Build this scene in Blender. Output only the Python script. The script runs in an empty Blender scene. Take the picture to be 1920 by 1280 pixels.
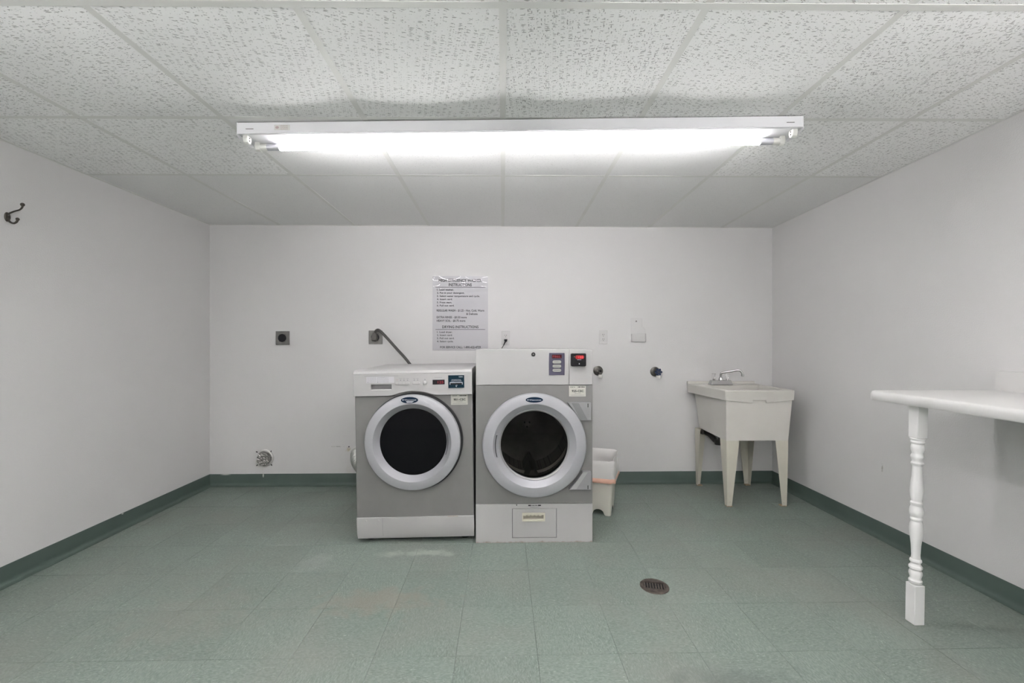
import bpy, bmesh, math, random
from mathutils import Vector, Matrix

random.seed(7)
PI = math.pi
S = bpy.context.scene
COL = S.collection
R = math.radians

# ------------------------------------------------------------------ camera, world, exposure
cam = bpy.data.cameras.new('camera')
cam.sensor_width = 36.0
cam.lens = 815 / 1920 * 36.0
cam.shift_y = 4 / 1920
cam.clip_start = 0.02
camo = bpy.data.objects.new('camera', cam)
COL.objects.link(camo)
camo.location = (0, 0, 1.165)
camo.rotation_euler = (R(90), 0, -math.atan(17 / 815))
S.camera = camo

world = bpy.data.worlds.new('world')
S.world = world
world.use_nodes = True
world.node_tree.nodes['Background'].inputs[0].default_value = (0.8, 0.85, 0.9, 1)
world.node_tree.nodes['Background'].inputs[1].default_value = 0.1

S.view_settings.view_transform = 'Standard'
S.view_settings.look = 'None'
S.view_settings.gamma = 1
S.view_settings.use_curve_mapping = False
S.cycles.transparent_max_bounces = 32
S.view_settings.exposure = 2.0
TUBE_STRENGTH = 15.0
FILL_TROUGH_STRENGTH = 20.0  # trough lights added out of view to brighten the room
FILL_BATTEN_STRENGTH = 26.0  # batten added out of view to brighten the walls
REAR_Y = -0.50
REAR_DROP = 0.32

# ------------------------------------------------------------------ material helpers
def N(nt, kind, **kw):
    n = nt.nodes.new(kind)
    for k, v in kw.items():
        setattr(n, k, v)
    return n

def mat(name, col, rough=0.5, metal=0.0, spec=0.5, bump=None, emit=None, coat=0.0, var=None):
    """plain principled; bump=(scale, strength, distance); var=(scale, amount) soft colour mottling"""
    m = bpy.data.materials.new(name)
    m.use_nodes = True
    nt = m.node_tree
    b = nt.nodes['Principled BSDF']
    b.inputs['Base Color'].default_value = (*col, 1)
    b.inputs['Roughness'].default_value = rough
    b.inputs['Metallic'].default_value = metal
    b.inputs['Specular IOR Level'].default_value = spec
    b.inputs['Coat Weight'].default_value = coat
    tc = N(nt, 'ShaderNodeTexCoord')
    if var:
        no = N(nt, 'ShaderNodeTexNoise'); no.inputs['Scale'].default_value = var[0]; no.inputs['Detail'].default_value = 4
        nt.links.new(tc.outputs['Object'], no.inputs['Vector'])
        cr = N(nt, 'ShaderNodeValToRGB')
        cr.color_ramp.elements[0].position = 0.3; cr.color_ramp.elements[1].position = 0.7
        cr.color_ramp.elements[0].color = (*[c * (1 - var[1]) for c in col], 1)
        cr.color_ramp.elements[1].color = (*[min(1, c * (1 + var[1])) for c in col], 1)
        nt.links.new(no.outputs['Fac'], cr.inputs['Fac'])
        nt.links.new(cr.outputs['Color'], b.inputs['Base Color'])
    if bump:
        no = N(nt, 'ShaderNodeTexNoise'); no.inputs['Scale'].default_value = bump[0]; no.inputs['Detail'].default_value = 3
        nt.links.new(tc.outputs['Object'], no.inputs['Vector'])
        bp = N(nt, 'ShaderNodeBump'); bp.inputs['Strength'].default_value = bump[1]; bp.inputs['Distance'].default_value = bump[2]
        nt.links.new(no.outputs['Fac'], bp.inputs['Height'])
        nt.links.new(bp.outputs['Normal'], b.inputs['Normal'])
    if emit:
        b.inputs['Emission Color'].default_value = (*emit[0], 1)
        b.inputs['Emission Strength'].default_value = emit[1]
    return m

def clear_mat(name, tint, gloss_rough=0.05, f0=1.45, body=None):
    """thin clear plastic / glass: tinted see-through plus a fresnel reflection"""
    m = bpy.data.materials.new(name); m.use_nodes = True
    nt = m.node_tree; nt.nodes.clear()
    out = N(nt, 'ShaderNodeOutputMaterial')
    tr = N(nt, 'ShaderNodeBsdfTransparent'); tr.inputs[0].default_value = (*tint, 1)
    gl = N(nt, 'ShaderNodeBsdfGlossy'); gl.inputs['Color'].default_value = (1, 1, 1, 1); gl.inputs['Roughness'].default_value = gloss_rough
    fr = N(nt, 'ShaderNodeFresnel'); fr.inputs['IOR'].default_value = f0
    mx = N(nt, 'ShaderNodeMixShader')
    src = tr.outputs[0]
    if body:
        df = N(nt, 'ShaderNodeBsdfDiffuse'); df.inputs[0].default_value = (*body[0], 1)
        m2 = N(nt, 'ShaderNodeMixShader'); m2.inputs[0].default_value = body[1]
        nt.links.new(tr.outputs[0], m2.inputs[1]); nt.links.new(df.outputs[0], m2.inputs[2])
        src = m2.outputs[0]
    nt.links.new(fr.outputs[0], mx.inputs[0]); nt.links.new(src, mx.inputs[1]); nt.links.new(gl.outputs[0], mx.inputs[2])
    nt.links.new(mx.outputs[0], out.inputs[0])
    return m

def mathn(nt, op, a, b=None, c=None, clamp=False):
    n = N(nt, 'ShaderNodeMath', operation=op, use_clamp=clamp)
    for i, v in enumerate((a, b, c)):
        if v is None: continue
        if isinstance(v, (int, float)): n.inputs[i].default_value = v
        else: nt.links.new(v, n.inputs[i])
    return n.outputs[0]

def spot(nt, pos, c, rad, noise_out=None, amount=0.5):
    """soft elliptical mask around world point c with radii rad, edge broken by a noise"""
    mp = N(nt, 'ShaderNodeVectorMath', operation='SUBTRACT'); mp.inputs[1].default_value = c
    nt.links.new(pos, mp.inputs[0])
    dv = N(nt, 'ShaderNodeVectorMath', operation='DIVIDE'); dv.inputs[1].default_value = rad
    nt.links.new(mp.outputs[0], dv.inputs[0])
    ln = N(nt, 'ShaderNodeVectorMath', operation='LENGTH'); nt.links.new(dv.outputs[0], ln.inputs[0])
    d = ln.outputs['Value']
    if noise_out is not None:
        d = mathn(nt, 'ADD', d, mathn(nt, 'MULTIPLY', mathn(nt, 'SUBTRACT', noise_out, 0.5), 2.2))
    mr = N(nt, 'ShaderNodeMapRange'); mr.inputs[1].default_value = 0.3; mr.inputs[2].default_value = 1.0
    mr.inputs[3].default_value = amount; mr.inputs[4].default_value = 0.0
    nt.links.new(d, mr.inputs[0])
    return mr.outputs[0]

def mixcol(nt, fac, a, b, blend='MIX'):
    n = N(nt, 'ShaderNodeMix', data_type='RGBA', blend_type=blend)
    if isinstance(fac, (int, float)): n.inputs[0].default_value = fac
    else: nt.links.new(fac, n.inputs[0])
    for i, v in ((6, a), (7, b)):
        if isinstance(v, tuple): n.inputs[i].default_value = (*v, 1)
        else: nt.links.new(v, n.inputs[i])
    return n.outputs[2]

# ---- painted walls
def wall_material(name, col, stains=()):
    m = mat(name, col, rough=0.55, spec=0.25, bump=(170, 0.25, 0.004))
    nt = m.node_tree; b = nt.nodes['Principled BSDF']
    geo = N(nt, 'ShaderNodeNewGeometry')
    no = N(nt, 'ShaderNodeTexNoise'); no.inputs['Scale'].default_value = 1.6; no.inputs['Detail'].default_value = 5
    nt.links.new(geo.outputs['Position'], no.inputs['Vector'])
    c = mixcol(nt, no.outputs['Fac'], tuple(x * 0.965 for x in col), tuple(min(1, x * 1.03) for x in col))
    n2 = N(nt, 'ShaderNodeTexNoise'); n2.inputs['Scale'].default_value = 60; n2.inputs['Detail'].default_value = 3
    nt.links.new(geo.outputs['Position'], n2.inputs['Vector'])
    for cen, rad, sc, am in stains:
        c = mixcol(nt, spot(nt, geo.outputs['Position'], cen, rad, n2.outputs['Fac'], am), c, sc)
    nt.links.new(c, b.inputs['Base Color'])
    return m

WHITE_WALL = (0.65, 0.643, 0.636)
M_wall_back = wall_material('painted_wall_back', WHITE_WALL, [
    ((-1.275, 3.61, 0.295), (0.022, 0.2, 0.022), (0.42, 0.36, 0.20), 0.6),
    ((-1.98, 3.61, 0.19), (0.06, 0.2, 0.06), (0.60, 0.58, 0.48), 0.45),
    ((-1.27, 3.61, 0.10), (0.03, 0.2, 0.10), (0.55, 0.53, 0.48), 0.3),
    ((-1.36, 3.61, 0.318), (0.05, 0.2, 0.004), (0.25, 0.25, 0.23), 0.7),
    ((-0.80, 3.61, 1.03), (0.09, 0.2, 0.01), (0.5, 0.5, 0.48), 0.3)])
M_wall = wall_material('painted_wall', WHITE_WALL, [
    ((2.265, 2.55, 0.42), (0.2, 0.006, 0.03), (0.35, 0.34, 0.32), 0.8)])

# ---- vinyl floor tile
def floor_material():
    m = bpy.data.materials.new('speckled_green_vinyl'); m.use_nodes = True
    nt = m.node_tree; b = nt.nodes['Principled BSDF']
    tc = N(nt, 'ShaderNodeTexCoord'); oi = N(nt, 'ShaderNodeObjectInfo'); geo = N(nt, 'ShaderNodeNewGeometry')
    off = N(nt, 'ShaderNodeVectorMath', operation='SCALE'); off.inputs[0].default_value = (31, 57, 0)
    nt.links.new(oi.outputs['Random'], off.inputs['Scale'])
    ad = N(nt, 'ShaderNodeVectorMath', operation='ADD')
    nt.links.new(tc.outputs['Object'], ad.inputs[0]); nt.links.new(off.outputs[0], ad.inputs[1])
    def noise(scale_vec, detail, dist=0.0, src=ad.outputs[0]):
        mp = N(nt, 'ShaderNodeMapping'); mp.inputs['Scale'].default_value = scale_vec
        nt.links.new(src, mp.inputs[0])
        n = N(nt, 'ShaderNodeTexNoise'); n.inputs['Scale'].default_value = 1.0; n.inputs['Detail'].default_value = detail
        n.inputs['Distortion'].default_value = dist
        nt.links.new(mp.outputs[0], n.inputs['Vector'])
        return n.outputs['Fac']
    streak = noise((75, 190, 1), 3, 0.8)
    fleck = noise((80, 210, 1), 1, 1.2)
    cloud = noise((5, 9, 1), 3)
    def ramp(fac, p0, p1, a=0.0, bb=1.0):
        mr = N(nt, 'ShaderNodeMapRange'); mr.inputs[1].default_value = p0; mr.inputs[2].default_value = p1
        mr.inputs[3].default_value = a; mr.inputs[4].default_value = bb
        nt.links.new(fac, mr.inputs[0]); return mr.outputs[0]
    c = mixcol(nt, ramp(streak, 0.38, 0.62), FLOOR_DARK, FLOOR_LIGHT)
    c = mixcol(nt, ramp(fleck, 0.67, 0.73, 0, 0.55), c, (0.48, 0.52, 0.475))
    c = mixcol(nt, ramp(fleck, 0.31, 0.25, 0, 0.40), c, (0.085, 0.10, 0.09))
    c = mixcol(nt, ramp(cloud, 0.35, 0.7, 0, 0.35), c, (0.215, 0.258, 0.228))
    # slight tile-to-tile tone
    hs = N(nt, 'ShaderNodeHueSaturation'); nt.links.new(c, hs.inputs['Color'])
    nt.links.new(ramp(oi.outputs['Random'], 0, 1, 0.96, 1.04), hs.inputs['Value'])
    c = hs.outputs[0]
    # wear and stains, fixed in the room
    big = noise((2.2, 2.2, 1), 5, 0.3, geo.outputs['Position'])
    c = mixcol(nt, ramp(big, 0.45, 0.70, 0, 0.40), c, (0.245, 0.238, 0.215))
    n2 = N(nt, 'ShaderNodeTexNoise'); n2.inputs['Scale'].default_value = 14; n2.inputs['Detail'].default_value = 4
    nt.links.new(geo.outputs['Position'], n2.inputs['Vector'])
    P = geo.outputs['Position']
    for cen, rad, sc, am in [((-0.56, 1.98, 0), (0.30, 0.13, 1), (0.265, 0.235, 0.195), 0.5),
                             ((-0.42, 2.43, 0), (0.20, 0.045, 1), (0.50, 0.51, 0.47), 0.45),
                             ((-0.62, 2.42, 0), (0.10, 0.04, 1), (0.45, 0.46, 0.43), 0.3),
                             ((0.80, 1.48, 0), (0.28, 0.09, 1), (0.12, 0.14, 0.13), 0.5),
                             ((-1.0, 2.35, 0), (0.10, 0.12, 1), (0.33, 0.35, 0.33), 0.35),
                             ((-1.35, 1.90, 0), (0.35, 0.25, 1), (0.27, 0.25, 0.22), 0.25)]:
        c = mixcol(nt, spot(nt, P, cen, rad, n2.outputs['Fac'], am), c, sc)
    nt.links.new(c, b.inputs['Base Color'])
    rg = ramp(big, 0.3, 0.7, 0.34, 0.52); nt.links.new(rg, b.inputs['Roughness'])
    b.inputs['Specular IOR Level'].default_value = 0.4
    bp = N(nt, 'ShaderNodeBump'); bp.inputs['Strength'].default_value = 0.12; bp.inputs['Distance'].default_value = 0.001
    nt.links.new(streak, bp.inputs['Height']); nt.links.new(bp.outputs['Normal'], b.inputs['Normal'])
    return m
FLOOR_DARK = (0.150, 0.186, 0.163)
FLOOR_LIGHT = (0.226, 0.270, 0.238)
M_floor = floor_material()

# ---- mineral fibre ceiling tile
def ceiling_material(name, fissured):
    m = bpy.data.materials.new(name); m.use_nodes = True
    nt = m.node_tree; b = nt.nodes['Principled BSDF']
    b.inputs['Roughness'].default_value = 0.9; b.inputs['Specular IOR Level'].default_value = 0.15
    tc = N(nt, 'ShaderNodeTexCoord'); oi = N(nt, 'ShaderNodeObjectInfo')
    off = N(nt, 'ShaderNodeVectorMath', operation='SCALE'); off.inputs[0].default_value = (23, 41, 0)
    nt.links.new(oi.outputs['Random'], off.inputs['Scale'])
    rot = N(nt, 'ShaderNodeVectorRotate', rotation_type='Z_AXIS')
    nt.links.new(tc.outputs['Object'], rot.inputs['Vector'])
    nt.links.new(mathn(nt, 'MULTIPLY', mathn(nt, 'SUBTRACT', oi.outputs['Random'], 0.5), 0.7), rot.inputs['Angle'])
    ad = N(nt, 'ShaderNodeVectorMath', operation='ADD')
    nt.links.new(rot.outputs[0], ad.inputs[0]); nt.links.new(off.outputs[0], ad.inputs[1])
    wob = N(nt, 'ShaderNodeTexNoise'); wob.inputs['Scale'].default_value = 45; wob.inputs['Detail'].default_value = 2
    nt.links.new(ad.outputs[0], wob.inputs['Vector'])
    ws = N(nt, 'ShaderNodeVectorMath', operation='SCALE'); ws.inputs['Scale'].default_value = 0.0075
    nt.links.new(wob.outputs['Color'], ws.inputs[0])
    wa = N(nt, 'ShaderNodeVectorMath', operation='ADD'); nt.links.new(ad.outputs[0], wa.inputs[0]); nt.links.new(ws.outputs[0], wa.inputs[1])
    def layer(sv, lo, hi, keep):
        mp = N(nt, 'ShaderNodeMapping'); mp.inputs['Scale'].default_value = sv; nt.links.new(wa.outputs[0], mp.inputs[0])
        v = N(nt, 'ShaderNodeTexVoronoi', voronoi_dimensions='2D'); v.inputs['Scale'].default_value = 1.0
        nt.links.new(mp.outputs[0], v.inputs['Vector'])
        sp = N(nt, 'ShaderNodeSeparateColor'); nt.links.new(v.outputs['Color'], sp.inputs[0])
        r = mathn(nt, 'MULTIPLY', mathn(nt, 'SUBTRACT', sp.outputs[0], 1 - keep, clamp=True), hi / keep)
        # dark where distance < r
        d = mathn(nt, 'SUBTRACT', r, v.outputs['Distance'])
        return mathn(nt, 'MULTIPLY', d, 1.0 / lo, clamp=True)
    fin = N(nt, 'ShaderNodeTexNoise'); fin.inputs['Scale'].default_value = 420; fin.inputs['Detail'].default_value = 2
    nt.links.new(ad.outputs[0], fin.inputs['Vector'])
    base = mixcol(nt, fin.outputs['Fac'], (0.84, 0.837, 0.828), (0.97, 0.968, 0.958))
    if fissured:
        f1 = layer((40, 200, 1), 0.12, 0.41, 0.56)
        alt = mathn(nt, 'GREATER_THAN', oi.outputs['Random'], 0.55)
        f3 = mathn(nt, 'MULTIPLY', layer((175, 60, 1), 0.12, 0.42, 0.28), alt)
        f2 = layer((115, 200, 1), 0.12, 0.38, 0.38)
        hole = mathn(nt, 'MAXIMUM', mathn(nt, 'MAXIMUM', f1, f2), f3)
        c = mixcol(nt, mathn(nt, 'MULTIPLY', hole, 0.68), base, (0.22, 0.215, 0.205))
    else:
        base = mixcol(nt, fin.outputs['Fac'], (0.77, 0.767, 0.76), (0.88, 0.878, 0.87))
        f2 = layer((130, 150, 1), 0.10, 0.36, 0.35)
        hole = f2
        c = mixcol(nt, mathn(nt, 'MULTIPLY', hole, 0.30), base, (0.35, 0.345, 0.33))
    nt.links.new(c, b.inputs['Base Color'])
    bp = N(nt, 'ShaderNodeBump'); bp.inputs['Strength'].default_value = 0.5; bp.inputs['Distance'].default_value = 0.002
    h = mathn(nt, 'SUBTRACT', mathn(nt, 'MULTIPLY', fin.outputs['Fac'], 0.25), hole)
    nt.links.new(h, bp.inputs['Height']); nt.links.new(bp.outputs['Normal'], b.inputs['Normal'])
    return m
M_tile_fissured = ceiling_material('fissured_ceiling_tile', True)
M_tile_fine = ceiling_material('fine_ceiling_tile', False)
M_tee = mat('painted_tee_bar', (0.73, 0.73, 0.70), 0.4, var=(3, 0.04))
M_plenum = mat('plenum', (0.35, 0.34, 0.33), 0.9)

# ---- baseboard
def base_material():
    m = mat('green_rubber_cove', (0.080, 0.112, 0.096), 0.38, spec=0.45, bump=(40, 0.1, 0.002))
    nt = m.node_tree; b = nt.nodes['Principled BSDF']
    geo = N(nt, 'ShaderNodeNewGeometry')
    no = N(nt, 'ShaderNodeTexNoise'); no.inputs['Scale'].default_value = 5; no.inputs['Detail'].default_value = 6
    nt.links.new(geo.outputs['Position'], no.inputs['Vector'])
    c = mixcol(nt, no.outputs['Fac'], (0.068, 0.096, 0.082), (0.094, 0.130, 0.112))
    for cen, rad in [((-1.965, 3.6, 0.085), (0.007, 0.1, 0.022)), ((-2.27, 3.6, 0.093), (0.05, 0.1, 0.005)), ((2.26, 1.69, 0.093), (0.1, 0.012, 0.006)), ((-2.4, 2.79, 0.093), (0.1, 0.01, 0.005))]:
        c = mixcol(nt, spot(nt, geo.outputs['Position'], cen, rad, None, 0.9), c, (0.65, 0.65, 0.62))
    nt.links.new(c, b.inputs['Base Color'])
    return m
M_base = base_material()

M_enamel = mat('white_enamel', (0.41, 0.406, 0.40), 0.34, spec=0.5, bump=(220, 0.05, 0.001), var=(3, 0.02))
M_plastic_white = mat('white_plastic', (0.58, 0.575, 0.565), 0.38)
M_grey_panel = mat('grey_metallic_paint', (0.215, 0.211, 0.206), 0.42, metal=0.25, bump=(300, 0.06, 0.001), var=(9, 0.03))
M_silver = mat('silver_door_paint', (0.365, 0.368, 0.385), 0.42, metal=0.2, var=(6, 0.02))
M_silver_warm = mat('silver_hinge_paint', (0.29, 0.29, 0.295), 0.4, metal=0.3)
M_black = mat('black_plastic', (0.010, 0.010, 0.012), 0.4, spec=0.2)
M_rubber = mat('black_rubber', (0.010, 0.010, 0.011), 0.7)
M_dark = mat('dark_void', (0.006, 0.006, 0.006), 0.8)
M_navy = mat('navy_enamel', (0.006, 0.018, 0.042), 0.3, spec=0.15)
M_teal = mat('dark_teal_card_reader', (0.004, 0.022, 0.038), 0.35, spec=0.15)
M_ink = mat('black_ink', (0.022, 0.022, 0.024), 0.7, spec=0.1)
M_ink_grey = mat('grey_ink', (0.20, 0.20, 0.21), 0.6)
M_ink_white = mat('white_ink', (0.50, 0.53, 0.57), 0.5)
M_ink_red = mat('pale_red_ink', (0.42, 0.33, 0.32), 0.6)
M_chrome = mat('chrome', (0.55, 0.55, 0.54), 0.12, metal=1.0)
M_dull_metal = mat('dull_plated_metal', (0.13, 0.124, 0.112), 0.38, metal=0.8, var=(40, 0.2))
M_dark_bronze = mat('aged_bronze', (0.085, 0.078, 0.066), 0.38, metal=0.75, var=(60, 0.35))
M_steel_plate = mat('dull_steel_plate', (0.20, 0.195, 0.185), 0.42, metal=0.55, var=(25, 0.15))
M_cord = mat('grey_cord', (0.065, 0.062, 0.058), 0.5)
M_cream = mat('cream_plastic', (0.56, 0.54, 0.44), 0.4, var=(8, 0.03))
M_sink = mat('off_white_sink_plastic', (0.58, 0.565, 0.525), 0.42, bump=(90, 0.05, 0.001), var=(5, 0.03))
M_sink_leg = mat('cream_enamelled_leg', (0.56, 0.54, 0.46), 0.42, var=(6, 0.04))
M_rust = mat('rusty_leg_foot', (0.38, 0.29, 0.19), 0.7, var=(70, 0.4))
M_counter = mat('white_laminate_paint', (0.64, 0.635, 0.62), 0.35, var=(3, 0.015))
M_post = mat('white_gloss_paint', (0.76, 0.755, 0.745), 0.33, bump=(40, 0.08, 0.002))
M_panel_violet = mat('violet_grey_panel', (0.085, 0.080, 0.118), 0.45, spec=0.2, var=(10, 0.08))
M_red_dark = mat('dark_red_display', (0.045, 0.002, 0.004), 0.2)
M_red_led = mat('lit_red_digits', (0.3, 0.01, 0.02), 0.4, emit=((1.0, 0.10, 0.12), 0.25))
M_red_glow = mat('lit_red_screen', (0.2, 0.004, 0.004), 0.3, emit=((1.0, 0.015, 0.012), 0.045))
M_red_dim = mat('dim_red_digits', (0.2, 0.01, 0.02), 0.4, emit=((1.0, 0.05, 0.10), 0.055))
M_button = mat('pale_oval_button', (0.33, 0.33, 0.30), 0.4)
M_sticker = mat('asset_sticker_paper', (0.50, 0.495, 0.45), 0.5)
M_label = mat('pale_label', (0.50, 0.50, 0.52), 0.5)
M_paper = mat('grey_white_sheet', (0.53, 0.525, 0.545), 0.45, var=(2, 0.02))
M_foil = mat('crumpled_foil', (0.50, 0.49, 0.47), 0.26, metal=0.9, bump=(60, 0.9, 0.01))
M_duct = mat('aluminium_duct', (0.68, 0.67, 0.65), 0.28, metal=0.85)
M_bag = clear_mat('white_bin_bag', (0.9, 0.9, 0.9), 0.35, 1.3, body=((0.80, 0.785, 0.765), 0.82))
M_orange = clear_mat('orange_drawstring', (0.9, 0.6, 0.5), 0.35, 1.3, body=((0.76, 0.46, 0.35), 0.92))
M_bin = mat('off_white_bin_plastic', (0.60, 0.585, 0.52), 0.42, var=(6, 0.02))
M_acrylic = clear_mat('clear_acrylic', (0.988, 0.988, 0.988), 0.06, 1.45)
M_film = clear_mat('clear_laminate', (0.985, 0.985, 0.985), 0.04, 1.55)
M_fixture = mat('white_fixture_enamel', (0.80, 0.80, 0.82), 0.32)
M_socket = mat('white_lamp_holder', (0.74, 0.74, 0.70), 0.4)
M_tube_cap = mat('tube_metal_cap', (0.60, 0.60, 0.64), 0.3, metal=0.5)
M_tube = mat('lit_fluorescent_tube', (0.9, 0.9, 0.9), 0.3, emit=((1.0, 0.975, 0.99), TUBE_STRENGTH))
M_fill_batten = mat('fill_batten_glow', (0.9, 0.9, 0.9), 0.3, emit=((1.0, 0.975, 0.99), FILL_BATTEN_STRENGTH))
M_fill_trough = mat('fill_trough_glow', (0.9, 0.9, 0.9), 0.3, emit=((1.0, 0.975, 0.99), FILL_TROUGH_STRENGTH))
M_blue_handle = mat('blue_valve_handle', (0.012, 0.030, 0.085), 0.35)
M_pvc = mat('white_pvc', (0.72, 0.71, 0.67), 0.4)
M_drain = mat('tarnished_bronze_drain', (0.115, 0.095, 0.08), 0.45, metal=0.6, var=(45, 0.35))

def glass_door(name, tint, ior):
    return clear_mat(name, tint, 0.03, ior)
M_glass_dryer = glass_door('tinted_dryer_glass', (0.46, 0.455, 0.44), 1.2)
M_glass_washer = mat('black_washer_glass', (0.004, 0.004, 0.005), 0.04, spec=0.12)

def base_panel_material():
    m = mat('white_enamel_rusty_edge', (0.41, 0.406, 0.40), 0.32)
    nt = m.node_tree; b = nt.nodes['Principled BSDF']
    tc = N(nt, 'ShaderNodeTexCoord')
    sx = N(nt, 'ShaderNodeSeparateXYZ'); nt.links.new(tc.outputs['Object'], sx.inputs[0])
    no = N(nt, 'ShaderNodeTexNoise'); no.inputs['Scale'].default_value = 34; no.inputs['Detail'].default_value = 5
    nt.links.new(tc.outputs['Object'], no.inputs['Vector'])
    mr = N(nt, 'ShaderNodeMapRange'); mr.inputs[1].default_value = 0.0; mr.inputs[2].default_value = 0.016
    mr.inputs[3].default_value = 0.55; mr.inputs[4].default_value = 0.0
    nt.links.new(sx.outputs[2], mr.inputs[0])
    f = mathn(nt, 'MULTIPLY', mathn(nt, 'SUBTRACT', mathn(nt, 'ADD', mr.outputs[0], no.outputs['Fac']), 0.78), 2.2, clamp=True)
    c = mixcol(nt, mathn(nt, 'MULTIPLY', f, 0.85), (0.41, 0.406, 0.40), (0.20, 0.13, 0.07))
    nt.links.new(c, b.inputs['Base Color'])
    return m
M_base_panel = base_panel_material()

def drum_material():
    m = bpy.data.materials.new('perforated_drum_steel'); m.use_nodes = True
    nt = m.node_tree; b = nt.nodes['Principled BSDF']
    b.inputs['Metallic'].default_value = 0.6; b.inputs['Roughness'].default_value = 0.4
    tc = N(nt, 'ShaderNodeTexCoord')
    v = N(nt, 'ShaderNodeTexVoronoi'); v.inputs['Scale'].default_value = 65; v.inputs['Randomness'].default_value = 0.0
    nt.links.new(tc.outputs['Object'], v.inputs['Vector'])
    f = mathn(nt, 'LESS_THAN', v.outputs['Distance'], 0.3)
    nt.links.new(mixcol(nt, f, (0.26, 0.245, 0.225), (0.015, 0.014, 0.013)), b.inputs['Base Color'])
    return m
M_drum = drum_material()
M_drum_plain = mat('drum_plain_steel', (0.17, 0.16, 0.145), 0.4, metal=0.6, var=(12, 0.2))

# ------------------------------------------------------------------ mesh helpers
class B:
    """collects shapes into one mesh, then links it as ONE object"""
    def __init__(s): s.bm = bmesh.new()
    def poly(s, pts):
        return s.bm.faces.new([s.bm.verts.new(p) for p in pts])
    def box(s, x0, x1, y0, y1, z0, z1):
        v = [s.bm.verts.new(p) for p in [(x0, y0, z0), (x1, y0, z0), (x1, y1, z0), (x0, y1, z0), (x0, y0, z1), (x1, y0, z1), (x1, y1, z1), (x0, y1, z1)]]
        for f in [(0, 3, 2, 1), (4, 5, 6, 7), (0, 1, 5, 4), (1, 2, 6, 5), (2, 3, 7, 6), (3, 0, 4, 7)]:
            s.bm.faces.new([v[i] for i in f])
        return s
    def loft(s, rings, cap0=True, cap1=True, closed=True):
        vr = [[s.bm.verts.new(p) for p in r] for r in rings]
        n = len(rings[0])
        for a, b in zip(vr, vr[1:]):
            for i in range(n if closed else n - 1):
                j = (i + 1) % n
                s.bm.faces.new((a[i], a[j], b[j], b[i]))
        if cap0: s.bm.faces.new(vr[0][::-1])
        if cap1: s.bm.faces.new(vr[-1])
        return s
    def prism(s, pts, y0, y1):
        """outline in x,z extruded along y"""
        return s.loft([[(x, y0, z) for x, z in pts], [(x, y1, z) for x, z in pts]])
    def lathe(s, prof, c=(0, 0, 0), axis='Z', n=48, cap0=False, cap1=False, a0=0.0, a1=2 * PI):
        """prof: (radius, along)"""
        rings = []
        full = abs(a1 - a0 - 2 * PI) < 1e-6
        k = n if full else n + 1
        for r, h in prof:
            ring = []
            for i in range(k):
                a = a0 + (a1 - a0) * i / n
                p, q = r * math.cos(a), r * math.sin(a)
                d = {'Z': (p, q, h), 'Y': (p, h, q), 'X': (h, p, q)}[axis]
                ring.append((c[0] + d[0], c[1] + d[1], c[2] + d[2]))
            rings.append(ring)
        return s.loft(rings, cap0, cap1, closed=full)
    def cyl(s, c, r, h0, h1, axis='Z', n=20):
        return s.lathe([(r, h0), (r, h1)], c, axis, n, True, True)
    def ball(s, c, r, n=12, sc=(1, 1, 1)):
        rings = []
        for i in range(1, n):
            t = PI * i / n
            rings.append([(c[0] + sc[0] * r * math.sin(t) * math.cos(2 * PI * j / n), c[1] + sc[1] * r * math.sin(t) * math.sin(2 * PI * j / n), c[2] + sc[2] * r * math.cos(t)) for j in range(n)])
        return s.loft(rings)
    def tube(s, pts, r, n=10, flat=None, up=(0, 0, 1)):
        """swept round (or flat) section along a path; r a number or one per point"""
        pts = [Vector(p) for p in pts]
        rr = r if isinstance(r, (list, tuple)) else [r] * len(pts)
        rings = []
        prev = None
        for i, p in enumerate(pts):
            t = (pts[min(i + 1, len(pts) - 1)] - pts[max(i - 1, 0)]).normalized()
            if prev is None:
                u = Vector(up)
                if abs(u.dot(t)) > 0.95: u = Vector((1, 0, 0))
                a = t.cross(u).normalized()
            else:
                a = (prev - t * prev.dot(t)).normalized()
            prev = a
            b = t.cross(a).normalized()
            fa, fb = flat or (1, 1)
            rings.append([tuple(p + a * (rr[i] * fa * math.cos(2 * PI * j / n)) + b * (rr[i] * fb * math.sin(2 * PI * j / n))) for j in range(n)])
        return s.loft(rings)
    def plate_hole(s, x0, x1, z0, z1, cx, cz, r, y0, y1, n=64):
        """rectangular plate with a round hole, front y0, back y1"""
        ang = sorted([2 * PI * i / n for i in range(n)] + [math.atan2(z - cz, x - cx) % (2 * PI) for x in (x0, x1) for z in (z0, z1)])
        inner, outer = [], []
        for a in ang:
            ca, sa = math.cos(a), math.sin(a)
            ts = []
            if ca > 1e-9: ts.append((x1 - cx) / ca)
            if ca < -1e-9: ts.append((x0 - cx) / ca)
            if sa > 1e-9: ts.append((z1 - cz) / sa)
            if sa < -1e-9: ts.append((z0 - cz) / sa)
            t = min(ts)
            outer.append((cx + ca * t, cz + sa * t)); inner.append((cx + ca * r, cz + sa * r))
        rg = lambda pts, y: [(x, y, z) for x, z in pts]
        return s.loft([rg(inner, y1), rg(inner, y0), rg(outer, y0), rg(outer, y1), rg(inner, y1)], False, False)
    def frame(s, x0, x1, z0, z1, a0, a1, b0, b1, y0, y1):
        """rectangular plate with a rectangular hole (a0..a1, b0..b1)"""
        o = [(x0, z0), (x1, z0), (x1, z1), (x0, z1)]; i = [(a0, b0), (a1, b0), (a1, b1), (a0, b1)]
        rg = lambda pts, y: [(x, y, z) for x, z in pts]
        return s.loft([rg(i, y1), rg(i, y0), rg(o, y0), rg(o, y1), rg(i, y1)], False, False)
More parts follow.
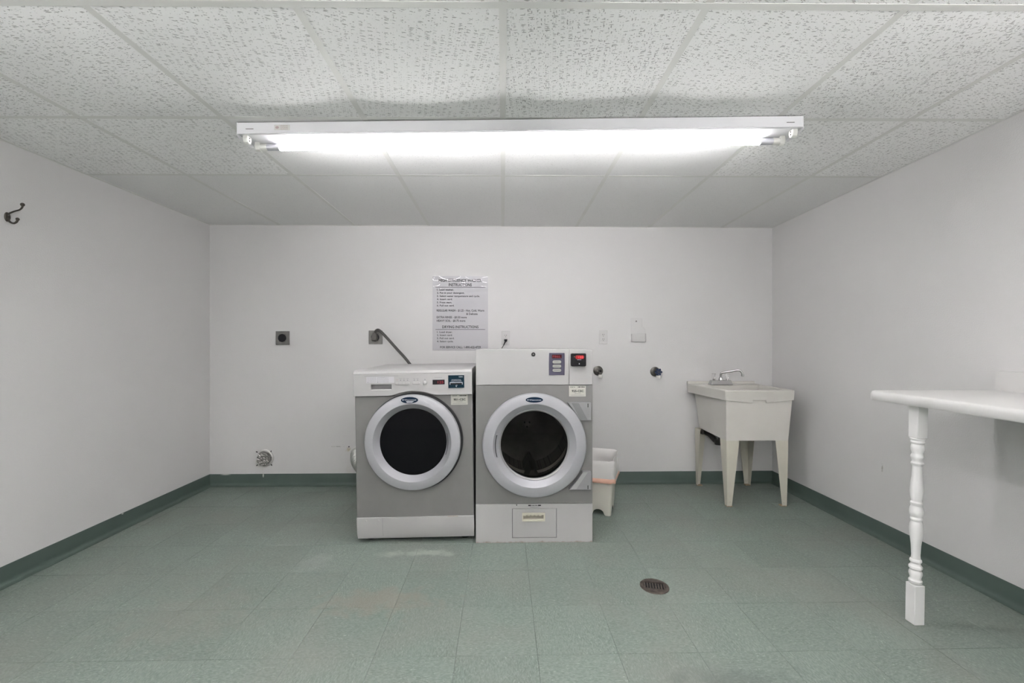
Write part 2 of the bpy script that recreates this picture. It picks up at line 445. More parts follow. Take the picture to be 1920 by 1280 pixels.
    def obj(s, name, m, parent=None, smooth=None, bevel=None, seg=2, loc=None):
        bmesh.ops.remove_doubles(s.bm, verts=s.bm.verts, dist=1e-6)
        bmesh.ops.recalc_face_normals(s.bm, faces=s.bm.faces)
        me = bpy.data.meshes.new(name)
        s.bm.to_mesh(me); s.bm.free()
        me.materials.append(m)
        return link(name, me, parent, smooth, bevel, seg, loc)

def link(name, me, parent=None, smooth=None, bevel=None, seg=2, loc=None):
    o = bpy.data.objects.new(name, me)
    COL.objects.link(o)
    if parent: o.parent = parent
    if loc: o.location = loc
    if smooth is not None:
        for p in me.polygons: p.use_smooth = True
        try: me.set_sharp_from_angle(angle=R(smooth))
        except Exception: pass
    if bevel:
        md = o.modifiers.new('bevel', 'BEVEL'); md.width = bevel; md.segments = seg; md.limit_method = 'ANGLE'; md.angle_limit = R(40)
        md.harden_normals = False
        for p in me.polygons: p.use_smooth = True
        try: me.set_sharp_from_angle(angle=R(35))
        except Exception: pass
    return o

def baked(o):
    dg = bpy.context.evaluated_depsgraph_get(); dg.update()
    return bpy.data.meshes.new_from_object(o.evaluated_get(dg))

def cut(o, cutter):
    """boolean difference, baked; the cutter is deleted"""
    me = bpy.data.meshes.new('cutter')
    bmesh.ops.recalc_face_normals(cutter.bm, faces=cutter.bm.faces)
    cutter.bm.to_mesh(me); cutter.bm.free()
    c = bpy.data.objects.new('cutter', me); COL.objects.link(c)
    if o.parent: c.parent = o.parent
    bevs = [md for md in o.modifiers]
    keep = [(md.width, md.segments) for md in bevs if md.type == 'BEVEL']
    for md in bevs: o.modifiers.remove(md)
    md = o.modifiers.new('cut', 'BOOLEAN'); md.operation = 'DIFFERENCE'; md.object = c; md.solver = 'EXACT'
    new = baked(o)
    o.modifiers.clear(); o.data = new
    bpy.data.objects.remove(c)
    for w, sg in keep:
        md = o.modifiers.new('bevel', 'BEVEL'); md.width = w; md.segments = sg; md.limit_method = 'ANGLE'; md.angle_limit = R(40)
    return o

_cap = None
def text_verts(st, x0, x1, z_base, cap, bold=0.0, y=0.0, align='fit'):
    """flat lettering facing -y: list of (verts, faces), fitted to x0..x1 with capital height cap"""
    global _cap
    def mk(t):
        cu = bpy.data.curves.new('lettering', 'FONT'); cu.body = t; cu.size = 1.0; cu.offset = bold; cu.resolution_u = 2
        o = bpy.data.objects.new('lettering', cu); COL.objects.link(o)
        me = baked(o)
        vs = [tuple(v.co) for v in me.vertices]; fs = [tuple(p.vertices) for p in me.polygons]
        bpy.data.objects.remove(o); bpy.data.curves.remove(cu); bpy.data.meshes.remove(me)
        return vs, fs
    if _cap is None:
        v, _ = mk('H'); _cap = max(p[1] for p in v) - min(p[1] for p in v)
    vs, fs = mk(st)
    a, b = min(p[0] for p in vs), max(p[0] for p in vs)
    sx = (x1 - x0) / (b - a); sz = cap / _cap
    return [(x0 + (p[0] - a) * sx, y, z_base + p[1] * sz) for p in vs], fs

class Print(B):
    """flat printed lettering, marks and rules joined as one part"""
    def text(s, st, x0, x1, zb, cap, y, bold=0.012):
        vs, fs = text_verts(st, x0, x1, zb, cap, bold, y)
        bv = [s.bm.verts.new(p) for p in vs]
        for f in fs:
            try: s.bm.faces.new([bv[i] for i in f])
            except ValueError: pass
        return s
    def bar(s, x0, x1, z0, z1, y):
        s.poly([(x0, y, z0), (x1, y, z0), (x1, y, z1), (x0, y, z1)]); return s
    def scribble(s, x0, x1, z0, z1, y, seed):
        """unreadable small print: a row of short uneven dashes"""
        rnd = random.Random(seed); x = x0
        while x < x1:
            w = rnd.uniform(0.35, 1.3) * (z1 - z0) * 1.4
            s.bar(x, min(x + w, x1), z0 + rnd.uniform(0, .2) * (z1 - z0), z1 - rnd.uniform(0, .2) * (z1 - z0), y)
            x += w + 0.35 * (z1 - z0)
        return s
    def obj(s, name, m, parent=None):
        me = bpy.data.meshes.new(name)
        for f in s.bm.faces:
            f.normal_update()
            if f.normal.y > 0: f.normal_flip()
        s.bm.to_mesh(me); s.bm.free(); me.materials.append(m)
        return link(name, me, parent)

def tag(o, label, cat, group=None):
    o['label'] = label; o['category'] = cat
    if group: o['group'] = group
    return o
def thing(name, loc, label, cat, rot=(0, 0, 0), group=None):
    o = bpy.data.objects.new(name, None); COL.objects.link(o)
    o.empty_display_size = 0.1
    o.location = loc; o.rotation_euler = rot
    return tag(o, label, cat, group)
def structure(o): o['kind'] = 'structure'; return o
def copy_tree(o, parent=None):
    c = o.copy(); COL.objects.link(c)
    if parent: c.parent = parent
    for ch in list(o.children): copy_tree(ch, c)
    return c
def smooth_path(pts, k=6):
    P = [Vector(p) for p in pts]; out = []
    for i in range(len(P) - 1):
        p0, p1, p2, p3 = P[max(i - 1, 0)], P[i], P[i + 1], P[min(i + 2, len(P) - 1)]
        for j in range(k):
            t = j / k
            out.append(0.5 * ((2 * p1) + (p2 - p0) * t + (2 * p0 - 5 * p1 + 4 * p2 - p3) * t * t + (3 * p1 - p0 - 3 * p2 + p3) * t ** 3))
    out.append(P[-1])
    return [tuple(p) for p in out]

# ------------------------------------------------------------------ room
XL, XR, YB, YF = -2.40, 2.265, 3.61, -1.90
ZT = 2.36
def zc(x, y):
    """underside of the ceiling grid: it climbs a little towards the front on the right"""
    s = 0.001 + 0.021 * (x - XL) / (XR - XL)
    return 2.137 + (YB - y) * s

structure(B().box(XL - 0.12, XR + 0.12, YB, YB + 0.12, -0.15, ZT).obj('wall_back', M_wall_back))
structure(B().box(XL - 0.12, XL, YF, YB, -0.15, ZT).obj('wall_left', M_wall))
structure(B().box(XR, XR + 0.12, YF, YB, -0.15, ZT).obj('wall_right', M_wall))
structure(B().box(XL - 0.12, XR + 0.12, YF - 0.12, YF, -0.15, ZT).obj('wall_front', M_wall))
floor = structure(B().box(XL, XR, YF, YB, -0.15, -0.004).obj('floor', mat('tile_adhesive', (0.05, 0.06, 0.055), 0.8)))

# vinyl tiles, 12 inch, grain quarter-turned from tile to tile
TS = 0.3048
gx = [XL] + [-0.1755 + TS * k for k in range(-7, 8)] + [XR]
gy = [YB - 0.0] + [1.625 + TS * k for k in range(6, -12, -1)] + [YF]
gy = [y for y in gy if y >= YF]
mesh_cache = {}
DRAIN = (0.727, 2.072)
for i in range(len(gx) - 1):
    for j in range(len(gy) - 1):
        x0, x1, y1, y0 = gx[i], gx[i + 1], gy[j], gy[j + 1]
        w, d = x1 - x0, y1 - y0
        if w < 0.01 or d < 0.01: continue
        turned = (i + j) % 2 == 1
        key = (round(w, 4), round(d, 4), turned)
        if key not in mesh_cache:
            g = 0.0005; e = 0.0011
            ww, dd = (d, w) if turned else (w, d)
            bb = B()
            a, c = ww / 2 - g, dd / 2 - g
            r0 = [(-a, -c, -0.004), (a, -c, -0.004), (a, c, -0.004), (-a, c, -0.004)]
            r1 = [(-a, -c, -0.0006), (a, -c, -0.0006), (a, c, -0.0006), (-a, c, -0.0006)]
            r2 = [(-a + e, -c + e, 0), (a - e, -c + e, 0), (a - e, c - e, 0), (-a + e, c - e, 0)]
            bb.loft([r0, r1, r2])
            bmesh.ops.recalc_face_normals(bb.bm, faces=bb.bm.faces)
            me = bpy.data.meshes.new('tile'); bb.bm.to_mesh(me); bb.bm.free(); me.materials.append(M_floor)
            mesh_cache[key] = me
        t = bpy.data.objects.new('tile', mesh_cache[key]); COL.objects.link(t); t.parent = floor
        t.location = ((x0 + x1) / 2, (y0 + y1) / 2, random.uniform(-0.0002, 0.0002))
        t.rotation_euler = (0, 0, PI / 2 if turned else 0)

# ceiling: slab above, tees and lay-in tiles below it
ceiling = structure(B().box(XL, XR, YF, YB, 2.30, 2.36).obj('ceiling', M_plenum))
cx_lines = [-1.83, -1.22, -0.61, 0.0, 0.61, 1.22, 1.83]
cy_lines = [2.554, 1.919, 1.284, 0.649, 0.014, -0.621, -1.256]
mains = (1.284, 0.014, -1.256)
def strip(x0, x1, y0, y1, drop, h, steps=6):
    b = B(); rings = []
    along_x = (x1 - x0) > (y1 - y0)
    for k in range(steps + 1):
        t = k / steps
        if along_x:
            x = x0 + (x1 - x0) * t
            rings.append([(x, y0, zc(x, y0) - drop), (x, y1, zc(x, y1) - drop), (x, y1, zc(x, y1) + h), (x, y0, zc(x, y0) + h)])
        else:
            y = y0 + (y1 - y0) * t
            rings.append([(x0, y, zc(x0, y) - drop), (x1, y, zc(x1, y) - drop), (x1, y, zc(x1, y) + h), (x0, y, zc(x0, y) + h)])
    return b.loft(rings)
HW = 0.012
for y in mains:
    strip(XL, XR, y - HW, y + HW, 0.0008, 0.0008).obj('tee_bar', M_tee, ceiling)
ys = [YB] + sorted(mains, reverse=True) + [YF]
for x in cx_lines:
    for a, b_ in zip(ys, ys[1:]):
        strip(x - HW, x + HW, b_ + HW + 0.001, a - HW if a != YB else a, 0.0, 0.0010).obj('tee_bar', M_tee, ceiling)
cols = [XL] + cx_lines + [XR]
for y in cy_lines:
    if y in mains: continue
    for a, b_ in zip(cols, cols[1:]):
        strip(a + (HW if a != XL else 0) + 0.0005, b_ - (HW if b_ != XR else 0) - 0.0005, y - HW * 0.9, y + HW * 0.9, -0.0003, 0.0010, 2).obj('tee_bar', M_tee, ceiling)
strip(XL, XL + 0.014, YF, YB, 0.0, 0.0025).obj('wall_angle', M_tee, ceiling)
strip(XR - 0.014, XR, YF, YB, 0.0, 0.0025).obj('wall_angle', M_tee, ceiling)
strip(XL, XR, YB - 0.012, YB, 0.0, 0.0025).obj('wall_angle', M_tee, ceiling)
rows = [YB] + cy_lines + [YF]
rt = random.Random(3)
for i in range(len(cols) - 1):
    for j in range(len(rows) - 1):
        x0, x1, y1, y0 = cols[i] + 0.004, cols[i + 1] - 0.004, rows[j] - 0.004, rows[j + 1] + 0.004
        # new fine-textured tiles in the back row and around the middle of the second row
        fine = j == 0 or (j == 1 and i in (2, 3, 4, 5))
        sag = {0: 0.003, 1: 0.004, 2: 0.010}.get(j, 0.006) * rt.uniform(0.75, 1.15) * (0.6 if i in (0, 7) else 1)
        lift = rt.uniform(0.0003, 0.0014)
        b = B(); n = 8; top = []; g = []
        for a in range(n + 1):
            rw = []
            for c in range(n + 1):
                u, v = a / n * 2 - 1, c / n * 2 - 1
                x = x0 + (x1 - x0) * a / n; y = y0 + (y1 - y0) * c / n
                z = zc(x, y) + 0.0011 + lift * (0.5 + 0.5 * u * v) - sag * (1 - u ** 2) * (1 - v ** 6)
                rw.append(b.bm.verts.new((x, y, z)))
            g.append(rw)
        for a in range(n):
            for c in range(n):
                b.bm.faces.new((g[a][c], g[a][c + 1], g[a + 1][c + 1], g[a + 1][c]))
        edge = [g[a][0] for a in range(n)] + [g[n][c] for c in range(n)] + [g[a][n] for a in range(n, 0, -1)] + [g[0][c] for c in range(n, 0, -1)]
        up = [b.bm.verts.new((v.co.x, v.co.y, v.co.z + 0.014)) for v in edge]
        for k in range(len(edge)):
            q = (k + 1) % len(edge)
            b.bm.faces.new((edge[k], edge[q], up[q], up[k]))
        b.bm.faces.new(up)
        b.obj('ceiling_tile', M_tile_fine if fine else M_tile_fissured, ceiling, smooth=40)

# cove baseboards with a toe
def baseboard(name, p0, p1, nrm):
    prof = [(0.0, 0.0), (0.030, 0.0), (0.0305, 0.0016), (0.020, 0.0042), (0.0125, 0.0085), (0.0075, 0.0150), (0.0052, 0.022), (0.0042, 0.03), (0.0038, 0.093), (0.0025, 0.0965), (0.0, 0.097)]
    rg = lambda p: [(p[0] + nrm[0] * a, p[1] + nrm[1] * a, h) for a, h in prof]
    return structure(B().loft([rg(p0), rg(p1)]).obj(name, M_base, smooth=50))
baseboard('baseboard_back', (XL, YB), (XR, YB), (0, -1))
baseboard('baseboard_left', (XL, YF), (XL, YB - 0.004), (1, 0))
baseboard('baseboard_right', (XR, YF), (XR, YB - 0.004), (-1, 0))
baseboard('baseboard_front', (XL, YF), (XR, YF), (0, 1))

# ------------------------------------------------------------------ ceiling light, then added unseen fill lights
def make_light(loc, rot, label, tubemat, L=2.495):
    t = thing('strip_light', loc, label, 'ceiling light', rot)
    h = L / 2
    # housing: folded steel channel; local y from the front face backwards, z down from the ceiling
    pr = [(0.0, 0.0), (0.0, -0.046), (-0.0025, -0.048), (0.0005, -0.0505), (0.004, -0.049), (0.116, -0.049), (0.1195, -0.0505), (0.1225, -0.048), (0.120, -0.046), (0.120, 0.0)]
    rg = lambda x, P: [(x, a, b) for a, b in P]
    B().loft([rg(-h, pr), rg(h, pr)]).obj('housing', M_fixture, t, bevel=0.0012)
    cv = [(0.005, -0.0488), (0.007, -0.0512), (0.113, -0.0512), (0.115, -0.0488)]
    for a, b_ in ((-h + 0.05, -0.006), (0.006, h - 0.05)):
        B().loft([rg(a, cv), rg(b_, cv)]).obj('cover', M_fixture, t, bevel=0.001)
    cj = [(-0.0022, -0.0440), (-0.0034, -0.0505), (0.0, -0.0538), (0.118, -0.0538), (0.121, -0.0505), (0.120, -0.0490), (0.0, -0.0490), (-0.0012, -0.0440)]
    B().loft([rg(-0.034, cj), rg(0.036, cj)]).obj('joint_clip', M_fixture, t, bevel=0.0015)
    for x in (-0.058, 0.056): B().cyl((x, 0.0265, 0), 0.004, -0.0535, -0.050, n=10).obj('screw', M_steel_plate, t)
    for sx in (-1, 1):
        xe = sx * h
        ep = [(-0.001, 0.001), (-0.001, -0.056), (0.02, -0.064), (0.1, -0.064), (0.121, -0.056), (0.121, 0.001)]
        B().loft([rg(xe, ep), rg(xe + sx * 0.0025, ep)]).obj('end_plate', M_fixture, t, bevel=0.0008)
        # lamp holders: front one empty, rear one with the tube
        for (y, z, used) in ((0.030, -0.062, False), (0.093, -0.0690, True)):
            hb = B()
            x0 = xe - sx * (0.014 if not used else 0.03); x1 = x0 - sx * 0.022
            ol = [(y - 0.015, -0.048), (y - 0.017, z), (y - 0.012, z - 0.015), (y, z - 0.021), (y + 0.012, z - 0.015), (y + 0.017, z), (y + 0.015, -0.048)]
            hb.loft([rg(x0, ol), rg(x1, ol)])
            ho = hb.obj('lamp_holder', M_socket, t, bevel=0.002)
            if not used:
                for dz in (-0.006, 0.006): B().cyl((0, y, z + dz), 0.0028, min(x1, x1 - sx * 0.001), max(x1, x1 - sx * 0.001), 'X', 8).obj('contact_slot', M_dark, ho)
            else:
                B().cyl((0, y, z), 0.016, min(x1, x1 - sx * 0.03), max(x1, x1 - sx * 0.03), 'X', 20).obj('tube_collar', M_socket, ho, bevel=0.002)
        # slot punched in the front face
        B().box(xe - sx * 0.055 - 0.017, xe - sx * 0.055 + 0.017, -0.0014, -0.0002, -0.0295, -0.0270).obj('slot', M_steel_plate, t)
    xt = h - 0.085
    tube = B().lathe([(0.0125, -xt + 0.05), (0.0145, -xt + 0.056), (0.0145, xt - 0.056), (0.0125, xt - 0.05)], (0, 0.093, -0.0690), 'X', 24, True, True).obj('tube', tubemat, t, smooth=40)
    for sx in (-1, 1):
        a, c = sorted((sx * (xt - 0.055), sx * (xt + 0.01)))
        B().cyl((0, 0.093, -0.0690), 0.0148, a, c, 'X', 24).obj('end_cap', M_tube_cap, tube, bevel=0.002)
    # rating label at the left of the front face
    lb = Print().bar(-h + 0.165, -h + 0.235, -0.036, -0.012, -0.0012).obj('rating_label', mat('rating_label_paper', (0.66, 0.655, 0.63), 0.5), t)
    p = Print()
    for k in range(3): p.scribble(-h + 0.193, -h + 0.226, -0.0185 - k * 0.007, -0.0155 - k * 0.007, -0.0016, k)
    p.obj('label_print', M_ink_red, lb)
    p = Print(); c = (-h + 0.178, -0.024)
    p.poly([(c[0] + 0.008 * math.cos(a), -0.0016, c[1] + 0.006 * math.sin(a)) for a in [2 * PI * k / 14 for k in range(14)]])
    p.obj('label_mark', M_ink_red, lb)
    return t
make_light((0.07, 1.9155, zc(0.07, 1.975) - 0.003), (0, -0.0083, -0.0284), 'long white fluorescent strip light on the ceiling with one lit tube', M_tube)
def make_fill_trough(loc, rot, label, tubemat, drop, L=2.0):
    """added fill trough on two rods, unseen: its light reaches the room off the ceiling"""
    t = thing('added_fill_trough', loc, label, 'ceiling light', rot, 'added fill lights over the unseen front half of the room')
    h = L / 2
    rg = lambda x, P: [(x, a, b) for a, b in P]
    tr = [(-0.075, 0.0), (-0.05, -0.05), (0.05, -0.05), (0.075, 0.0), (0.072, 0.0), (0.048, -0.047), (-0.048, -0.047), (-0.072, 0.0)]
    B().loft([rg(-h, tr), rg(h, tr)]).obj('trough', M_fixture, t)
    for sx in (-0.8, 0.8):
        B().cyl((sx, 0, 0), 0.004, -0.048, drop, 'Z', 10).obj('rod', M_steel_plate, t)
        B().cyl((sx, 0, 0), 0.03, drop - 0.012, drop, 'Z', 20).obj('canopy', M_fixture, t)
    for sx in (-1, 1):
        a, c = sorted((sx * (h - 0.02), sx * (h - 0.045)))
        B().box(a, c, -0.014, 0.014, -0.048, -0.01).obj('lamp_holder', M_socket, t, bevel=0.002)
    for sy in (-0.026, 0.026):
        B().cyl((0, sy, -0.020), 0.0145, -h + 0.045, h - 0.045, 'X', 20).obj('tube', tubemat, t, smooth=40)
    return t
def make_fill_batten(loc, rot, label, tubemat, drop, L=2.4):
    """added fill batten, unseen, slim and bare, on two rods"""
    t = thing('added_fill_batten', loc, label, 'ceiling light', rot)
    h = L / 2
    B().box(-h, h, -0.018, 0.018, -0.03, 0.0).obj('housing', M_fixture, t, bevel=0.002)
    for sx in (-0.8, 0.8):
        B().cyl((sx, 0, 0), 0.004, 0.0, drop, 'Z', 10).obj('rod', M_steel_plate, t)
        B().cyl((sx, 0, 0), 0.03, drop - 0.012, drop, 'Z', 20).obj('canopy', M_fixture, t)
    for sx in (-1, 1):
        a, c = sorted((sx * (h - 0.02), sx * (h - 0.045)))
        B().box(a, c, -0.014, 0.014, -0.085, -0.03).obj('lamp_holder', M_socket, t, bevel=0.002)
    B().cyl((0, 0, -0.066), 0.0145, -h + 0.045, h - 0.045, 'X', 20).obj('tube', tubemat, t, smooth=40)
    return t
make_fill_batten((0.1, -0.45, zc(0.1, -0.45) - 0.22), (0, 0, PI / 2), 'added unseen fill batten between the two trough fill lights', M_fill_batten, 0.22)  # unseen batten, added as fill for the walls and ceiling
for REAR_X, side in ((-1.7, "left"), (1.6, "right")):  # pair of unseen troughs, added as soft fill off the ceiling
    make_fill_trough((REAR_X, REAR_Y, zc(REAR_X, REAR_Y) - REAR_DROP), (0, 0, PI / 2), 'added unseen trough fill light over the front %s of the room' % side, M_fill_trough, REAR_DROP)

# ------------------------------------------------------------------ dryer (right machine)
dry = thing('clothes_dryer', (0.1839, 2.545, 0), 'tall grey and white front-loading dryer with a see-through drum window, right of the washer', 'dryer')
HWD = 0.3428; DD = 0.72; DZ = 1.131
def X(v): return v - 0.1839
b = B()   # cabinet shell: two sides, back, top, bottom
b.box(-HWD, -HWD + 0.012, 0.013, DD, 0.0, DZ - 0.002); b.box(HWD - 0.012, HWD, 0.013, DD, 0.0, DZ - 0.002)
b.box(-HWD + 0.012, HWD - 0.012, DD - 0.012, DD, 0.0, DZ - 0.002); b.box(-HWD + 0.012, HWD - 0.012, 0.013, DD - 0.012, DZ - 0.014, DZ - 0.002)
b.box(-HWD + 0.012, HWD - 0.012, 0.013, DD - 0.012, 0.0, 0.012)
b.obj('cabinet', M_enamel, dry)
SPL = X(0.3884)
B().box(-HWD, SPL - 0.0008, 0.0, 0.013, 0.9228, DZ).obj('control_panel', M_enamel, dry, bevel=0.003)
B().box(SPL + 0.0008, HWD, 0.0, 0.013, 0.9228, DZ).obj('card_panel', M_enamel, dry, bevel=0.003)
DC = (X(0.183), 0.5755)
B().plate_hole(-HWD, HWD, 0.2272, 0.9212, DC[0], DC[1], 0.205, 0.003, 0.014).obj('front_panel', M_grey_panel, dry, bevel=0.0012)
dx0, dx1, dz0, dz1 = X(0.0562), X(0.3129), 0.0288, 0.1967
bp = B().frame(-HWD, HWD, 0.0, 0.2258, dx0 - 0.002, dx1 + 0.002, dz0 - 0.003, dz1 + 0.002, 0.0, 0.012).obj('base_panel', M_base_panel, dry, bevel=0.0015)
# lint drawer
hx0, hx1, hz0, hz1 = X(0.1125), X(0.2471), 0.1248, 0.1744
ld = B().frame(dx0, dx1, dz0, dz1, hx0 + 0.004, hx1 - 0.004, hz0 + 0.004, hz1 - 0.004, 0.0012, 0.010).obj('lint_drawer', M_enamel, dry, bevel=0.001)
b = B(); b.frame(hx0, hx1, hz0, hz1, hx0 + 0.007, hx1 - 0.009, hz0 + 0.013, hz1 - 0.012, -0.0035, 0.004)
b.box(hx0 + 0.006, hx1 - 0.008, -0.012, -0.002, hz0 + 0.003, hz0 + 0.0135)
for k in range(5):
    xx = hx0 + 0.016 + k * 0.0225
    b.lathe([(0.0085, -0.003), (0.0085, 0.003)], (xx, 0, hz1 - 0.0125), 'Y', 10, True, True)
b.obj('handle', M_cream, ld, bevel=0.0008)
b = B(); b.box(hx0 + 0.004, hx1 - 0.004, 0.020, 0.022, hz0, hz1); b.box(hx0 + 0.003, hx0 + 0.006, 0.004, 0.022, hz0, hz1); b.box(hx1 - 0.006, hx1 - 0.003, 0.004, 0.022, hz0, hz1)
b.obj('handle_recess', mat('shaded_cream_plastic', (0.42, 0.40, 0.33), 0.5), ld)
B().box(dx0 - 0.01, dx1 + 0.01, 0.0225, 0.024, dz0 - 0.01, dz1 + 0.01).obj('drawer_cavity', M_dark, dry)
# marks above the drawer
p = Print(); zz = 0.2165
p.bar(X(0.148), X(0.164), zz - 0.003, zz + 0.004, -0.0006).obj('printed_mark', M_ink, dry)
p = Print(); p.bar(X(0.206), X(0.223), zz - 0.003, zz + 0.004, -0.0006).obj('printed_mark', M_ink, dry)
p = Print()
p.scribble(X(0.167), X(0.203), zz - 0.002, zz + 0.003, -0.0006, 5).obj('small_print', M_ink, dry)
p = Print(); p.bar(X(0.078), X(0.083), 0.2165, 0.224, -0.0006).obj('chip', M_ink, dry)
p = Print(); p.scribble(X(0.158), X(0.213), zz - 0.0105, zz - 0.007, -0.0006, 9); p.obj('small_print', M_ink_grey, dry)
# drum seen through the glass
b = B(); b.lathe([(0.203, 0.012), (0.203, 0.06), (0.262, 0.065), (0.262, 0.10)], (DC[0], 0, DC[1]), 'Y', 64); b.obj('drum_collar', M_rubber, dry, smooth=30)
drum = B().lathe([(0.262, 0.10), (0.262, 0.60)], (DC[0], 0, DC[1]), 'Y', 64).obj('drum', M_drum, dry, smooth=40)
b = B(); b.lathe([(0.262, 0.60), (0.15, 0.615), (0.11, 0.60), (0.06, 0.56), (0.0005, 0.55)], (DC[0], 0, DC[1]), 'Y', 64); b.obj('drum_back', M_drum_plain, drum, smooth=60)
for a in (270, 30, 150):
    b = B(); ca, sa = math.cos(R(a)), math.sin(R(a))
    def rp(r, w, y): return (DC[0] + r * ca - w * sa, y, DC[1] + r * sa + w * ca)
    b.loft([[rp(0.262, -0.05, y), rp(0.19, -0.012, y), rp(0.185, 0.0, y), rp(0.19, 0.012, y), rp(0.262, 0.05, y)] for y in (0.12, 0.58)])
    b.obj('baffle', M_drum_plain, drum, bevel=0.004)
B().lathe([(0.262, 0.155), (0.240, 0.160), (0.238, 0.190), (0.262, 0.196)], (DC[0], 0, DC[1]), 'Y', 64).obj('drum_rib', M_drum_plain, drum, smooth=30)
B().lathe([(0.262, 0.30), (0.246, 0.305), (0.245, 0.325), (0.262, 0.33)], (DC[0], 0, DC[1]), 'Y', 64).obj('drum_rib', M_drum_plain, drum, smooth=30)
for k in range(3):
    a = R(90 + 120 * k); B().cyl((DC[0] - 0.012 + 0.02 * math.cos(a), 0, DC[1] + 0.02 - 0.02 * math.sin(a)), 0.006, 0.535, 0.566, 'Y', 10).obj('hub_bolt', M_dark, drum)
# door
door = B().lathe([(0.285, 0.002), (0.3015, -0.004), (0.303, -0.018), (0.302, -0.030), (0.298, -0.0375), (0.290, -0.041), (0.246, -0.0475), (0.241, -0.047), (0.206, -0.012), (0.2035, -0.0125), (0.2015, -0.0105), (0.198, -0.0105), (0.1965, -0.006), (0.1965, 0.002)], (DC[0], 0, DC[1]), 'Y', 128).obj('door', M_silver, dry, smooth=22)
B().lathe([(0.1975 * (1 - k / 12) + 0.0004, -0.0025 - 0.011 * (1 - (1 - k / 12) ** 2)) for k in range(13)], (DC[0], 0, DC[1]), 'Y', 64).obj('window', M_glass_dryer, door, smooth=60)
B().lathe([(0.2045, -0.0128), (0.2045, -0.0160), (0.1985, -0.0130), (0.1985, -0.0105)], (DC[0], 0, DC[1]), 'Y', 96).obj('window_trim', mat('grey_window_trim', (0.30, 0.30, 0.29), 0.35, metal=0.5), door, smooth=30)
b = B(); b.lathe([(0.2245, -0.0325), (0.2285, -0.0362)], (DC[0], -0.0012, DC[1]), 'Y', 24, a0=R(164), a1=R(197)); b.obj('finger_slot', M_black, door)
for a in (164, 197):
    B().box(DC[0] + 0.226 * math.cos(R(a)) - 0.006, DC[0] + 0.226 * math.cos(R(a)) + 0.006, -0.037, -0.031, DC[1] + 0.226 * math.sin(R(a)) - 0.0015, DC[1] + 0.226 * math.sin(R(a)) + 0.0015).obj('slot_end', M_silver_warm, door)
for up in (1, -1):
    s_ = 0.99
    if up == 1: pts = [(0.378, 0.822), (0.513, 0.822), (0.513, 0.719), (0.448, 0.719), (0.42, 0.762)]
    else: pts = [(0.383, 0.316), (0.511, 0.316), (0.513, 0.420), (0.464, 0.420), (0.43, 0.37)]
    pts = [(X(a), c) for a, c in pts]
    h = B().prism(pts, -0.030, 0.003).obj('hinge', M_silver_warm, dry, bevel=0.002)
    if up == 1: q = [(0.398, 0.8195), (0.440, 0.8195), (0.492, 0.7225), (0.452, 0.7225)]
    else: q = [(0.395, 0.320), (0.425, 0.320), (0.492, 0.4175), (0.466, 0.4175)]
    B().prism([(X(a), c) for a, c in q], -0.0315, -0.0295).obj('hinge_facet', mat('hinge_facet_painted_shading', (0.205, 0.205, 0.21) if up == 1 else (0.38, 0.38, 0.385), 0.4, metal=0.3), h)  # facet shading put into the colour: upper one darker, lower one lighter
    zz = 0.806 if up == 1 else 0.331
    B().prism([(X(0.4915), zz - 0.012), (X(0.4955), zz - 0.012), (X(0.4955), zz + 0.010 * -up - 0.0), (X(0.513), zz + 0.010 * -up), (X(0.513), zz + 0.010 * -up + 0.004), (X(0.4915), zz + 0.010 * -up + 0.004)] if False else [(X(0.4915), zz - 0.011), (X(0.4955), zz - 0.011), (X(0.4955), zz + 0.011), (X(0.4915), zz + 0.011)], -0.0308, -0.0295).obj('hinge_gap', M_dark, h)
# emblem on the door
oc = (X(0.181), 0.8415)
def oval(c, rx, rz, y, n=40): return [(c[0] + rx * math.cos(2 * PI * k / n), y, c[1] + rz * math.sin(2 * PI * k / n)) for k in range(n)]
def emblem(parent, oc, rx, rz, y0, sub):
    e = B().loft([oval(oc, rx, rz, y0 + 0.003), oval(oc, rx, rz, y0 - 0.0005), oval(oc, rx * 0.97, rz * 0.93, y0 - 0.0015)]).obj('emblem', M_navy, parent, smooth=30)
    yy = y0 - 0.0021
    zb = oc[1] - (rz * 0.22 if not sub else rz * 0.10)
    p = Print(); p.text('Wascomat', oc[0] - rx * 0.62, oc[0] + rx * 0.80, zb, rz * 0.42, yy, 0.02)
    p.poly(oval((oc[0] - rx * 0.75, zb + rz * 0.22), rx * 0.065, rz * 0.26, yy, 14))
    if sub:
        x0, x1, z0, z1 = oc[0] - rx * 0.42, oc[0] + rx * 0.55, oc[1] - rz * 0.72, oc[1] - rz * 0.30
        p.poly([(x0 + 0.006, yy, z0), (x1 - 0.012, yy, z0), (x1, yy, z1), (x0, yy, z1)])
    p.obj('emblem_lettering', M_ink_white, e)
    return e
emblem(door, oc, 0.0495, 0.0160, -0.0465, False)
